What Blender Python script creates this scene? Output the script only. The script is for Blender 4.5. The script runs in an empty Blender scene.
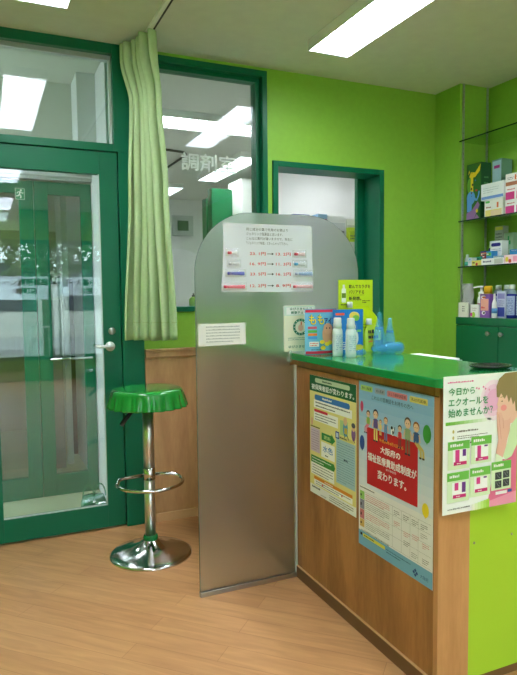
import bpy, math, random
from mathutils import Matrix, Vector
random.seed(7)
C = bpy.context.scene.collection
PI = math.pi
S = bpy.context.scene

# ------------------------------------------------------------------ materials
def lin(c):
    return tuple(((v/255)/12.92 if v/255 <= .04045 else ((v/255+.055)/1.055)**2.4) for v in c) + (1.0,)
MATS = {}
def mat(name, rgb, rough=.5, metal=0.0, var=0.0, scale=8.0, bump=0.0, coat=0.0, spec=.5, trans=0.0, ior=1.45, emit=0.0, alpha=1.0, stretch=(1,1,1)):
    if name in MATS: return MATS[name]
    m = bpy.data.materials.new(name); m.use_nodes = True
    nt = m.node_tree; b = nt.nodes['Principled BSDF']
    b.inputs['Base Color'].default_value = lin(rgb)
    b.inputs['Roughness'].default_value = rough
    b.inputs['Metallic'].default_value = metal
    b.inputs['Coat Weight'].default_value = coat
    b.inputs['Coat Roughness'].default_value = .12
    b.inputs['Specular IOR Level'].default_value = spec
    b.inputs['Transmission Weight'].default_value = trans
    b.inputs['IOR'].default_value = ior
    b.inputs['Alpha'].default_value = alpha
    if emit:
        b.inputs['Emission Color'].default_value = lin(rgb); b.inputs['Emission Strength'].default_value = emit
    if var or bump:
        tc = nt.nodes.new('ShaderNodeTexCoord'); mp = nt.nodes.new('ShaderNodeMapping'); mp.inputs['Scale'].default_value = stretch
        nz = nt.nodes.new('ShaderNodeTexNoise'); nz.inputs['Scale'].default_value = scale; nz.inputs['Detail'].default_value = 4
        nt.links.new(tc.outputs['Object'], mp.inputs['Vector']); nt.links.new(mp.outputs['Vector'], nz.inputs['Vector'])
        if var:
            rp = nt.nodes.new('ShaderNodeValToRGB'); c = lin(rgb)
            rp.color_ramp.elements[0].position = .3; rp.color_ramp.elements[1].position = .7
            rp.color_ramp.elements[0].color = tuple(v*(1-var) for v in c[:3])+(1,)
            rp.color_ramp.elements[1].color = tuple(min(1,v*(1+var)) for v in c[:3])+(1,)
            nt.links.new(nz.outputs['Fac'], rp.inputs['Fac']); nt.links.new(rp.outputs['Color'], b.inputs['Base Color'])
        if bump:
            bp = nt.nodes.new('ShaderNodeBump'); bp.inputs['Strength'].default_value = bump; bp.inputs['Distance'].default_value = .004
            nt.links.new(nz.outputs['Fac'], bp.inputs['Height']); nt.links.new(bp.outputs['Normal'], b.inputs['Normal'])
    MATS[name] = m
    return m

def wood(name, dark, light, axis_stretch, rough=.4, scale=3.0, coat=.0):
    m = bpy.data.materials.new(name); m.use_nodes = True; MATS[name] = m
    nt = m.node_tree; b = nt.nodes['Principled BSDF']; b.inputs['Roughness'].default_value = rough; b.inputs['Coat Weight'].default_value = coat
    b.inputs['Coat Roughness'].default_value = .15
    tc = nt.nodes.new('ShaderNodeTexCoord'); mp = nt.nodes.new('ShaderNodeMapping'); mp.inputs['Scale'].default_value = axis_stretch
    n1 = nt.nodes.new('ShaderNodeTexNoise'); n1.inputs['Scale'].default_value = scale; n1.inputs['Detail'].default_value = 6; n1.inputs['Distortion'].default_value = .6
    n2 = nt.nodes.new('ShaderNodeTexNoise'); n2.inputs['Scale'].default_value = scale*9; n2.inputs['Detail'].default_value = 3
    mx = nt.nodes.new('ShaderNodeMath'); mx.operation = 'MULTIPLY_ADD'; mx.inputs[1].default_value = .3
    rp = nt.nodes.new('ShaderNodeValToRGB'); rp.color_ramp.elements[0].position = .42; rp.color_ramp.elements[1].position = .82
    rp.color_ramp.elements[0].color = lin(dark); rp.color_ramp.elements[1].color = lin(light)
    L = nt.links.new
    L(tc.outputs['Object'], mp.inputs['Vector']); L(mp.outputs['Vector'], n1.inputs['Vector']); L(mp.outputs['Vector'], n2.inputs['Vector'])
    L(n2.outputs['Fac'], mx.inputs[0]); L(n1.outputs['Fac'], mx.inputs[2]); L(mx.outputs[0], rp.inputs['Fac']); L(rp.outputs['Color'], b.inputs['Base Color'])
    return m

def floor_material():
    m = bpy.data.materials.new('plank_floor'); m.use_nodes = True
    nt = m.node_tree; b = nt.nodes['Principled BSDF']; N = nt.nodes.new; L = nt.links.new
    tc = N('ShaderNodeTexCoord'); mp = N('ShaderNodeMapping'); mp.inputs['Rotation'].default_value = (0,0,math.radians(45))
    br = N('ShaderNodeTexBrick'); br.inputs['Scale'].default_value = 1; br.inputs['Brick Width'].default_value = .9; br.inputs['Row Height'].default_value = .1
    br.inputs['Mortar Size'].default_value = .0012; br.inputs['Mortar Smooth'].default_value = .3; br.offset = .37
    br.inputs['Color1'].default_value = lin((214,162,114)); br.inputs['Color2'].default_value = lin((205,152,105)); br.inputs['Mortar'].default_value = lin((182,128,84))
    mp2 = N('ShaderNodeMapping'); mp2.inputs['Scale'].default_value = (1.6,14,1)
    nz = N('ShaderNodeTexNoise'); nz.inputs['Scale'].default_value = 2.2; nz.inputs['Detail'].default_value = 7; nz.inputs['Distortion'].default_value = 1.0
    rp = N('ShaderNodeValToRGB'); rp.color_ramp.elements[0].position = .3; rp.color_ramp.elements[1].position = .72
    rp.color_ramp.elements[0].color = (.80,.76,.71,1); rp.color_ramp.elements[1].color = (1.06,1.06,1.06,1)
    mx = N('ShaderNodeMix'); mx.data_type = 'RGBA'; mx.blend_type = 'MULTIPLY'; mx.inputs[0].default_value = .8
    L(tc.outputs['Object'], mp.inputs['Vector']); L(mp.outputs['Vector'], br.inputs['Vector']); L(mp.outputs['Vector'], mp2.inputs['Vector'])
    L(mp2.outputs['Vector'], nz.inputs['Vector']); L(nz.outputs['Fac'], rp.inputs['Fac'])
    L(br.outputs['Color'], mx.inputs[6]); L(rp.outputs['Color'], mx.inputs[7]); L(mx.outputs[2], b.inputs['Base Color'])
    b.inputs['Roughness'].default_value = .38
    b.inputs['Specular IOR Level'].default_value = .4
    return m

def thin_glass(name, tint, extra=0.0):
    m = bpy.data.materials.new(name); m.use_nodes = True; nt = m.node_tree; N = nt.nodes.new; L = nt.links.new
    for n in list(nt.nodes): nt.nodes.remove(n)
    out = N('ShaderNodeOutputMaterial'); mix = N('ShaderNodeMixShader'); tr = N('ShaderNodeBsdfTransparent'); gl = N('ShaderNodeBsdfGlossy')
    fr = N('ShaderNodeFresnel'); ge = N('ShaderNodeNewGeometry'); mi = N('ShaderNodeMix'); mi.inputs[2].default_value = 1.55; mi.inputs[3].default_value = 1/1.55
    tr.inputs['Color'].default_value = tint; gl.inputs['Roughness'].default_value = 0.0; gl.inputs['Color'].default_value = (1,1,1,1)
    L(ge.outputs['Backfacing'], mi.inputs[0]); L(mi.outputs[0], fr.inputs['IOR'])
    L(fr.outputs[0], mix.inputs[0]); L(tr.outputs[0], mix.inputs[1]); L(gl.outputs[0], mix.inputs[2]); L(mix.outputs[0], out.inputs[0])
    return m

def frosted(name):
    m = bpy.data.materials.new(name); m.use_nodes = True; nt = m.node_tree; N = nt.nodes.new; L = nt.links.new
    b = nt.nodes['Principled BSDF']; out = nt.nodes['Material Output']
    b.inputs['Base Color'].default_value = (.86,.88,.86,1); b.inputs['Transmission Weight'].default_value = 1
    b.inputs['Roughness'].default_value = .36; b.inputs['IOR'].default_value = 1.3
    df = N('ShaderNodeBsdfDiffuse'); df.inputs['Color'].default_value = (.55,.57,.55,1)
    tl = N('ShaderNodeBsdfTranslucent'); tl.inputs['Color'].default_value = (.6,.62,.6,1)
    m1 = N('ShaderNodeMixShader'); m1.inputs[0].default_value = .5; m2 = N('ShaderNodeMixShader'); m2.inputs[0].default_value = .09
    L(df.outputs[0], m1.inputs[1]); L(tl.outputs[0], m1.inputs[2]); L(b.outputs[0], m2.inputs[1]); L(m1.outputs[0], m2.inputs[2]); L(m2.outputs[0], out.inputs[0])
    return m

def clear_film(name, rgb, cover, rough=.12):
    """thin clear plastic: mostly transparent with a glossy, slightly milky surface"""
    m = bpy.data.materials.new(name); m.use_nodes = True; nt = m.node_tree; N = nt.nodes.new; L = nt.links.new
    b = nt.nodes['Principled BSDF']; out = nt.nodes['Material Output']
    b.inputs['Base Color'].default_value = lin(rgb); b.inputs['Roughness'].default_value = rough
    tr = N('ShaderNodeBsdfTransparent'); mx = N('ShaderNodeMixShader'); mx.inputs[0].default_value = cover
    L(tr.outputs[0], mx.inputs[1]); L(b.outputs[0], mx.inputs[2]); L(mx.outputs[0], out.inputs[0]); MATS[name] = m
    return m

LIME = mat('lime_paint', (140,190,64), .55, var=.03, scale=30, bump=.05)
LIME2 = mat('lime_laminate', (168,204,50), .45)
WHITE = mat('white_paint', (226,228,222), .6, var=.02, scale=20)
CEIL = mat('ceiling_board', (212,214,204), .8, var=.03, scale=14, bump=.1)
GREEN = mat('green_painted_steel', (0,102,70), .38, var=.04, scale=3, spec=.35)
GREEN2 = mat('green_laminate', (0,104,62), .3)
ALU = mat('aluminium', (178,184,182), .35, .7)
LALU = mat('light_aluminium', (198,204,200), .45, .2)
DARK = mat('dark_rubber', (30,32,32), .5)
CHROME = mat('chrome', (205,205,205), .12, 1.0)
BRUSH = mat('brushed_steel', (170,168,165), .28, 1.0)
W_WAIN = wood('beech_panel', (176,130,88), (206,162,116), (3,3,.6), .4)
W_CTR = wood('counter_wood', (132,84,42), (182,126,74), (3,3,.5), .32, coat=.1)
W_POST = wood('counter_wood_daylit', (178,124,78), (206,152,102), (3,3,.5), .32, coat=.1)  # same counter wood, daylight on the near face put into a lighter colour
W_KICK = mat('dark_wood_kickboard', (112,78,50), .4, var=.06, scale=5)
W_EDGE = mat('pale_wood_and_lit_edge', (206,162,118), .4)
CTOP = mat('green_countertop', (22,142,72), .14, coat=.4)
GLASS = thin_glass('window_glass', (.90,.94,.92,1))
SHELFGLASS = thin_glass('shelf_glass', (.80,.88,.82,1))
FROST = frosted('frosted_acrylic')
WP = mat('white_plastic', (236,236,232), .3)
PAPER = mat('white_paper', (238,238,236), .7)
INK = mat('black_ink', (38,38,40), .7)
GREY = mat('grey_ink', (130,132,134), .7)
def ink(rgb): return mat('ink_%02x%02x%02x' % rgb, rgb, .6)

# ------------------------------------------------------------------ mesh builder
TXT = {}
def glyphs(s):
    if s in TXT: return TXT[s]
    c = bpy.data.curves.new('t', 'FONT'); c.body = s; c.resolution_u = 2; c.size = 1
    o = bpy.data.objects.new('t', c); C.objects.link(o)
    dg = bpy.context.evaluated_depsgraph_get()
    me = bpy.data.meshes.new_from_object(o.evaluated_get(dg))
    vs = [v.co.to_2d() for v in me.vertices]; fs = [tuple(p.vertices) for p in me.polygons]
    bpy.data.objects.remove(o); bpy.data.meshes.remove(me); bpy.data.curves.remove(c)
    x0 = min(v.x for v in vs); x1 = max(v.x for v in vs); y0 = min(v.y for v in vs); y1 = max(v.y for v in vs)
    TXT[s] = ([((v.x-x0)/(x1-x0), (v.y-y0)/(y1-y0)) for v in vs], fs, (x1-x0), (y1-y0))
    return TXT[s]

class MB:
    def __init__(s): s.v = []; s.f = []; s.m = []; s.sm = []; s.mats = []; s.T = Matrix.Identity(4); s.lay = .0003
    def mi(s, m):
        if m not in s.mats: s.mats.append(m)
        return s.mats.index(m)
    def add(s, vs, fs, m, smooth=False):
        b = len(s.v); s.v += [tuple(s.T @ Vector(v)) for v in vs]; k = s.mi(m)
        for f in fs: s.f.append(tuple(b+i for i in f)); s.m.append(k); s.sm.append(smooth)
        return s
    def box(s, x0,x1,y0,y1,z0,z1, m):
        vs = [(x,y,z) for z in (z0,z1) for y in (y0,y1) for x in (x0,x1)]
        return s.add(vs, [(0,2,3,1),(4,5,7,6),(0,1,5,4),(2,6,7,3),(0,4,6,2),(1,3,7,5)], m)
    def lathe(s, prof, c, m, seg=32, smooth=True, sx=1, sy=1):
        vs = []; n = len(prof)
        for i in range(seg):
            a = 2*PI*i/seg
            for r, z in prof: vs.append((c[0]+r*math.cos(a)*sx, c[1]+r*math.sin(a)*sy, c[2]+z))
        fs = [(i*n+j, ((i+1)%seg)*n+j, ((i+1)%seg)*n+j+1, i*n+j+1) for i in range(seg) for j in range(n-1)]
        s.add(vs, fs, m, smooth)
        for j, rev in ((0, True), (n-1, False)):
            if prof[j][0] > 1e-5:
                ring = [i*n+j for i in range(seg)]
                if rev: ring.reverse()
                b = len(s.v)-len(vs); s.f.append(tuple(b+i for i in ring)); s.m.append(s.mi(m)); s.sm.append(False)
        return s
    def cyl(s, p0, p1, r, m, seg=16, smooth=True, r1=None):
        return s.tube([p0, p1], r, m, seg, r1=r1, smooth=smooth)
    def tube(s, pts, r, m, seg=10, closed=False, r1=None, smooth=True):
        P = [Vector(p) for p in pts]; n = len(P); vs = []; up = None
        for i in range(n):
            if closed: t = (P[(i+1)%n]-P[i-1]).normalized()
            else: t = (P[min(i+1,n-1)]-P[max(i-1,0)]).normalized()
            if up is None: up = Vector((0,0,1)) if abs(t.z) < .9 else Vector((1,0,0))
            a = t.cross(up).normalized(); b = a.cross(t).normalized(); up = b
            rr = r if r1 is None else r+(r1-r)*i/(n-1)
            for k in range(seg):
                an = 2*PI*k/seg; vs.append(tuple(P[i]+a*rr*math.cos(an)+b*rr*math.sin(an)))
        fs = []
        for i in range(n if closed else n-1):
            j = (i+1) % n
            for k in range(seg): fs.append((i*seg+k, i*seg+(k+1)%seg, j*seg+(k+1)%seg, j*seg+k))
        if not closed: fs += [tuple(range(seg))[::-1], tuple((n-1)*seg+k for k in range(seg))]
        return s.add(vs, fs, m, smooth)
    def prism(s, poly, z0, z1, m, smooth=False):      # polygon in local xy, extruded in z
        n = len(poly); vs = [(x,y,z0) for x,y in poly]+[(x,y,z1) for x,y in poly]
        fs = [tuple(range(n))[::-1], tuple(range(n,2*n))]+[(i,(i+1)%n,n+(i+1)%n,n+i) for i in range(n)]
        return s.add(vs, fs, m, smooth)
    # printed flat shapes in local xy, layered in +z
    def flat(s, pts, m, k=1): return s.add([(x,y,k*s.lay) for x,y in pts], [tuple(range(len(pts)))], m)
    def rect(s, x0,y0,x1,y1, m, k=1): return s.flat([(x0,y0),(x1,y0),(x1,y1),(x0,y1)], m, k)
    def rr(s, x0,y0,x1,y1, m, k=1, r=None):
        r = r if r is not None else min(x1-x0,y1-y0)/2*.98; pts = []
        for cx,cy,a in ((x1-r,y1-r,0),(x0+r,y1-r,90),(x0+r,y0+r,180),(x1-r,y0+r,270)):
            for i in range(6): t = math.radians(a+18*i); pts.append((cx+r*math.cos(t), cy+r*math.sin(t)))
        return s.flat(pts, m, k)
    def ell(s, cx,cy,rx,ry, m, k=1, n=20, rot=0):
        c, d = math.cos(rot), math.sin(rot)
        return s.flat([(cx+rx*math.cos(2*PI*i/n)*c-ry*math.sin(2*PI*i/n)*d, cy+rx*math.cos(2*PI*i/n)*d+ry*math.sin(2*PI*i/n)*c) for i in range(n)], m, k)
    def line(s, pts, w, m, k=1):
        for (x0,y0),(x1,y1) in zip(pts, pts[1:]):
            d = math.hypot(x1-x0,y1-y0) or 1e-6; nx, ny = -(y1-y0)/d*w/2, (x1-x0)/d*w/2
            s.flat([(x0+nx,y0+ny),(x0-nx,y0-ny),(x1-nx,y1-ny),(x1+nx,y1+ny)], m, k)
        return s
    def text(s, st, x0,y0,x1,y1, m, k=2, bold=0):
        vs, fs, w, h = glyphs(st)
        offs = [(0,0)] if not bold else [(bold,0),(-bold,0),(0,bold),(0,-bold)]
        for n, (dx,dy) in enumerate(offs):
            s.add([(x0+vx*(x1-x0)+dx, y0+vy*(y1-y0)+dy, (k+n*.1)*s.lay) for vx,vy in vs], fs, m)
        return s
    def dashes(s, x0,y0,x1,y1, rows, m, k=2, fill=.5, unit=None, seed=1):
        """rows of tiny illegible print"""
        R = random.Random(seed); rh = (y1-y0)/rows
        unit = unit or rh*.9
        for i in range(rows):
            y = y1-(i+1)*rh+rh*.25; x = x0; end = x1 if i < rows-1 else x0+(x1-x0)*R.uniform(.45,.9)
            while x < end-unit*.4:
                w = unit*R.uniform(.5,1.0)
                hh = rh*fill*R.uniform(.6,1.0)
                s.rect(x,y,min(x+w,end),y+hh, m, k); x += w+unit*R.uniform(.12,.3)
        return s
    def build(s, name, parent=None, loc=(0,0,0), rot=(0,0,0), bevel=0, seg=2):
        me = bpy.data.meshes.new(name); me.from_pydata(s.v, [], s.f)
        for m in s.mats: me.materials.append(m)
        me.polygons.foreach_set('material_index', s.m); me.polygons.foreach_set('use_smooth', s.sm); me.update()
        o = bpy.data.objects.new(name, me); C.objects.link(o); o.location = loc; o.rotation_euler = rot
        if parent: o.parent = parent
        if bevel:
            b = o.modifiers.new('Bevel', 'BEVEL'); b.width = bevel; b.segments = seg; b.limit_method = 'ANGLE'; b.angle_limit = math.radians(40)
        return o

def tag(o, label=None, cat=None, group=None, kind=None):
    if label: o['label'] = label
    if cat: o['category'] = cat
    if group: o['group'] = group
    if kind: o['kind'] = kind
    return o
def thing(name, label, cat, loc=(0,0,0), group=None, rz=0):
    o = bpy.data.objects.new(name, None); C.objects.link(o); o.location = loc; o.rotation_euler = (0,0,rz); o.empty_display_size = .05
    return tag(o, label, cat, group)
def struct(o, label=None): o['kind'] = 'structure'; return tag(o, label) if label else o
def clone(o, loc, rz=None, label=None):
    r = o.copy(); C.objects.link(r); r.location = loc
    if rz is not None: r.rotation_euler = (0,0,rz)
    if label: r['label'] = label
    for ch in list(o.children):
        c = ch.copy(); C.objects.link(c); c.parent = r
        for g in list(ch.children):
            d = g.copy(); C.objects.link(d); d.parent = c
    return r
FRONT = (PI/2, 0, 0)          # local xy seen from -Y
SIDE = (PI/2, 0, -PI/2)       # local xy seen from -X (local x runs towards the camera)
def TF(loc, rot):             # transform for drawing onto a face inside a mesh
    from mathutils import Euler
    return Matrix.Translation(loc) @ Euler(rot).to_matrix().to_4x4()

# ------------------------------------------------------------------ dimensions
YB, YT, H = 3.41, 3.575, 2.655      # back wall face, its rear face, ceiling height
CZ = 1.04                           # counter top height

# ------------------------------------------------------------------ room shell
struct(MB().box(-1.7,3.25,-3.3,3.5,-.06,0, floor_material()).build('floor'))
struct(MB().box(-1.7,3.25,-3.4,3.575,H,H+.08, CEIL).build('ceiling'))
w = MB()
w.box(.81,1.62,YB,3.5,.0,1.211,LIME); w.box(1.585,1.62,YB,3.5,1.211,H,LIME); w.box(2.43,3.2,YB,3.5,0,H,LIME)
w.box(1.62,2.43,YB,3.5,2.115,H,LIME); w.box(.81,1.585,YB,3.5,2.634,H,LIME); w.box(-1.7,-.17,YB,3.5,0,H,LIME)
struct(w.build('wall_back'))
w = MB()
w.box(.81,1.62,3.5,YT,0,1.211,WHITE); w.box(1.585,1.62,3.5,YT,1.211,H,WHITE); w.box(2.43,4.7,3.5,YT,0,H,WHITE)
w.box(1.62,2.43,3.5,YT,2.115,H,WHITE); w.box(.81,1.585,3.5,YT,2.634,H,WHITE); w.box(-1.7,-.17,3.5,YT,0,H,WHITE)
struct(w.build('wall_dispensary_front'))
struct(MB().box(2.86,3.2,3.17,YB,0,H,LIME).box(3.11,3.2,-3.3,3.17,0,H,LIME).build('wall_right'))
struct(MB().box(-1.7,-1.6,-3.3,YB,0,H,LIME).build('wall_left'))
# front wall behind the camera with the shop window
w = MB()
w.box(-1.7,-.7,-3.4,-3.3,0,H,LIME); w.box(2.7,3.2,-3.4,-3.3,0,H,LIME); w.box(-.7,2.7,-3.4,-3.3,2.2,H,LIME); w.box(-.7,2.7,-3.4,-3.3,0,.32,LIME)
struct(w.build('wall_front'))
win = struct(MB().box(-.7,2.7,-3.37,-3.33,2.14,2.2,GREEN).box(-.7,2.7,-3.37,-3.33,.32,.38,GREEN).box(-.7,-.64,-3.37,-3.33,.38,2.14,GREEN)
    .box(2.64,2.7,-3.37,-3.33,.38,2.14,GREEN).box(.92,.98,-3.37,-3.33,.38,2.14,GREEN).box(1.06,1.09,-3.37,-3.33,.38,2.14,GREEN).build('window_3'))
MB().box(-.64,2.64,-3.353,-3.347,.38,2.14,GLASS).build('glass_pane', win)
FILM = clear_film('white_window_film', (235,240,245), .75, .6)
_b = FILM.node_tree.nodes['Principled BSDF']; _n = FILM.node_tree; _t = _n.nodes.new('ShaderNodeBsdfTranslucent'); _t.inputs['Color'].default_value = (.92,.95,1,1)
_m = [k for k in _n.nodes if k.type == 'MIX_SHADER'][0]; _n.links.new(_t.outputs[0], _m.inputs[2])
b = MB().box(-.64,.92,-3.346,-3.3455,1.27,1.63,FILM).box(1.09,1.9,-3.346,-3.3455,1.33,1.62,FILM)
b.T = TF((0,-3.344,0), FRONT)
b.text('グリーン調剤薬局', .02,1.49,.91,1.60, INK, 2, .006); b.text('曙町店', .45,1.36,.75,1.46, INK, 2, .005)
b.text('第一人暮らし', 1.12,1.48,1.75,1.59, INK, 2, .005); b.text('お困り', 1.4,1.35,1.68,1.45, INK, 2, .005)
b.build('window_lettering', win)
# skirting
struct(MB().box(.812,1.62,3.388,YB,0,.05,W_EDGE).build('baseboard_back', bevel=.002))
w = MB().box(.812,1.62,3.398,YB+.002,.05,.955,W_WAIN)
struct(w.build('trim_1'))
struct(MB().box(.812,1.62,3.385,YB+.002,.955,.99,W_WAIN).box(.812,1.62,3.378,YB+.002,.99,1.003,W_WAIN).build('trim_2', bevel=.003))

# ------------------------------------------------------------------ entrance: transom, door, posts
t = MB()
t.box(-.17,.667,3.40,3.5,2.602,H,GREEN)                       # head
t.box(-.17,.667,3.40,3.5,2.086,2.127,GREEN)                   # rail
t.box(.667,.81,3.40,YT,2.086,H,GREEN).box(.688,.81,3.40,YT,0,2.086,GREEN)
t.box(-.17,-.045,3.40,YT,0,H,GREEN)
struct(t.build('trim_3', bevel=.002), None)
tr = struct(MB().box(-.045,.667,3.446,3.454,2.127,2.602,GLASS).build('window_1'))
MB().box(-.045,.667,3.435,3.475,2.578,2.602,ALU).box(.655,.667,3.435,3.475,2.127,2.578,LALU).box(-.045,.655,3.435,3.475,2.127,2.133,ALU).build('glazing_bead', tr)
door = struct(thing('door_1', 'green framed glass entrance door with a silver lever handle', 'door', (.685,3.41,0)))
del door['category']
d = MB(); X = -.685
d.box(-.04+X,.046+X,0,.04,.012,2.082,GREEN).box(.586+X,.683+X,0,.04,.012,2.082,GREEN)
d.box(.046+X,.586+X,0,.04,1.962,2.082,GREEN).box(.046+X,.586+X,0,.04,.012,.136,GREEN)
d.build('door_frame', door, bevel=.0015)
MB().box(.046+X,.586+X,.016,.022,.136,1.962,GLASS).build('glass_pane', door)
MB().box(.046+X,.586+X,.006,.016,.136,.141,LALU).box(.5815+X,.586+X,.006,.016,.141,1.962,LALU).build('glazing_bead', door)
hd = MB().lathe([(0,0),(.0265,0),(.0265,.006),(.022,.009),(.012,.010),(.012,.04),(0,.04)], (0,0,0), LALU, 28)
hd.v = [(x+.62+X, -z, y+1.028) for x,y,z in hd.v]
hm = mat('satin_silver', (225,228,228), .3, .35)
hd.mats = [hm]
hd.tube([(.62+X,-.045,1.028),(.60+X,-.047,1.03),(.553+X,-.047,1.032),(.543+X,-.043,1.033),(.54+X,-.025,1.034)], .0085, hm, 12)
hd.build('lever_handle', door)
th = MB().lathe([(0,0),(.02,0),(.02,.005),(.016,.008),(0,.008)], (0,0,0), BRUSH, 24)
th.v = [(x+.632+X, -z, y+1.112) for x,y,z in th.v]
th.box(.628+X,.636+X,-.026,-.008,1.096,1.128,BRUSH)
th.build('thumb_turn', door, bevel=.001)

# ------------------------------------------------------------------ vestibule beyond the door
VF = mat('vestibule_tile', (150,160,128), .35, var=.08, scale=4)
struct(MB().box(-1.7,.75,3.5,9.0,-.06,-.001,VF).build('floor_vestibule'))
VC = mat('vestibule_ceiling', (170,176,160), .8)
struct(MB().box(-1.7,.70,YT,9.0,H,H+.08,VC).build('ceiling_vestibule'))
VW = mat('vestibule_wall', (176,182,168), .6)
struct(MB().box(.66,.70,YT,9.0,0,H,LALU).build('wall_vestibule_right'))
struct(MB().box(-1.7,-1.6,4.14,9.0,0,H,VW).box(-1.7,-1.6,YT,4.14,2.3,H,VW).build('wall_vestibule_left'))
w = MB().box(-1.6,.66,4.14,4.22,2.09,H,VW).box(-1.6,-.45,4.14,4.22,0,2.09,VW)
struct(w.build('wall_vestibule_back'))
struct(MB().box(-.45,.66,4.12,4.16,2.045,2.09,ALU).box(-.45,.66,4.10,4.14,2.066,2.072,LALU).build('trim_4'))
struct(MB().box(.55,.66,3.9,4.14,2.09,H,LALU).build('trim_5'))
def leaf(x0, x1, g0, g1, label, pull):
    o = struct(thing('door_2', label, 'door', (x0,4.15,0)))
    del o['category']
    b = MB().box(0,g0-x0,0,.035,.0,2.035,GREEN).box(g1-x0,x1-x0,0,.035,.0,2.035,GREEN).box(g0-x0,g1-x0,0,.035,1.955,2.035,GREEN).box(g0-x0,g1-x0,0,.035,0,.14,GREEN)
    b.build('door_frame', o, bevel=.002)
    MB().box(g0-x0,g1-x0,.014,.02,.14,1.955,GLASS).build('glass_pane', o)
    if pull:
        MB().tube([(g0-x0-.015,0,.905),(g0-x0-.015,-.05,.905),(g1-x0+.04,-.05,.905),(g1-x0+.04,0,.905)], .009, CHROME, 10).build('pull_bar', o)
    return o
leaf(.304,.656,.387,.588,'right leaf of the green inner doors seen through the entrance glass', True)
lf = leaf(-.07,.300,.02,.214,'left leaf of the green inner doors seen through the entrance glass', False)
ex = MB(); ex.T = TF((.195,4.149,1.915), FRONT); EG = mat('exit_sign_green', (30,130,85), .4)
ex.prism([(0,0),(.055,0),(.055,.07),(0,.07)], 0, .0015, WP); ex.lay = .002
ex.rect(.002,.002,.053,.068,EG,1)
ex.lay=.0024
ex.ell(.034,.057,.006,.006,WP,1); ex.line([(.03,.05),(.024,.03),(.034,.022),(.030,.008)],.008,WP,1); ex.line([(.024,.03),(.014,.02),(.006,.022)],.007,WP,1)
ex.line([(.030,.047),(.042,.038),(.048,.043)],.005,WP,1); ex.line([(.029,.047),(.016,.046),(.010,.036)],.005,WP,1)
tag(ex.build('exit_sign'), 'small green exit sign with a running figure stuck on the inner doors', 'sign')
# corridor beyond
CW = mat('corridor_wall', (150,148,132), .7, var=.05, scale=6); CW2 = mat('corridor_wall_pale', (205,208,192), .7)
struct(MB().box(-1.6,.66,6.4,6.5,0,1.95,CW).box(-1.6,.66,6.4,6.5,1.95,H,CW2).build('wall_corridor'))
tag(MB().box(.545,.59,4.9,4.96,0,H-.002,LALU).build('corridor_mullion'), 'pale aluminium mullion standing beyond the inner doors', 'mullion')
tag(MB().box(.60,.66,5.2,5.26,0,1.45,mat('brown_post',(78,64,54),.5)).build('corridor_post'), 'short dark brown post standing beyond the inner doors', 'post')
mb = thing('meter_box', 'grey utility meter box mounted on a post beyond the inner doors', 'meter box', (.47,4.8,1.28))
MB().box(-.06,.06,0,.06,0,.2,mat('meter_grey',(150,152,146),.5)).box(-.05,.05,.01,.05,-1.28,0,mat('meter_leg',(110,112,108),.5)).build('box_body', mb)
g = MB()
for i in range(3): g.lathe([(0,0),(.014,0),(.014,.006),(0,.006)], (0,0,0), WP, 14) if 0 else g.box(-.045+i*.035,-.025+i*.035,-.004,0,.14,.165,WP)
MB().box(-.05,.05,-.002,0,.12,.18,DARK).build('dial_window', mb); g.build('dials', mb)
# green bag on the vestibule floor
gb = thing('hand_bag', 'small glossy green bag with two hoop handles on the vestibule floor', 'bag', (.545,3.665,0))
GB = mat('glossy_green_vinyl', (70,140,100), .12, coat=.5)
prof = [(0,0),(.06,0),(.07,.03),(.066,.09),(.055,.125),(.0,.13)]
MB().lathe(prof, (0,0,0), GB, 28, sx=1.1, sy=.7).build('bag_body', gb)
for cx in (-.032,.036):
    MB().tube([(cx+.032*math.cos(a), -.02, .12+.075*math.sin(a)) for a in [PI*i/12 for i in range(13)]], .0035, GB, 8).build('hoop_handle', gb)

# ------------------------------------------------------------------ dispensary window and doorway
f = MB()
f.box(.862,1.585,3.395,YT,1.211,1.24,GREEN).box(.81,1.585,3.395,YT,2.60,2.634,GREEN).box(1.553,1.585,3.395,YT,1.24,2.60,GREEN).box(.81,.862,3.395,YT,1.211,2.60,GREEN)
w2 = struct(f.build('window_2', bevel=.002))
MB().box(.862,1.553,3.44,3.50,2.576,2.60,GREEN).box(1.528,1.553,3.44,3.50,1.24,2.576,GREEN).box(.862,.90,3.44,3.50,1.24,2.576,GREEN).build('window_frame', w2, bevel=.001)
MB().box(.90,1.528,3.462,3.468,1.24,2.576,GLASS).build('glass_pane', w2)
lt = MB(); lt.T = TF((0,3.4605,0), FRONT)
FL = mat('white_vinyl_letters', (214,222,218), .6)
lt.text('調剤室', 1.065,2.03,1.40,2.13, FL, 1, .002)
lt.build('window_lettering', w2)
c = MB()
c.box(1.62,1.655,3.395,YT,0,2.115,GREEN).box(2.395,2.43,3.395,YT,0,2.115,GREEN).box(1.655,2.395,3.395,YT,2.082,2.115,GREEN)
struct(c.build('trim_6', bevel=.0015))
sd = tag(MB().box(2.345,3.1,3.585,3.62,.01,2.12,GREEN).build('sliding_door', bevel=.002), 'green sliding door pushed open behind the doorway to the dispensary', 'door')

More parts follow.
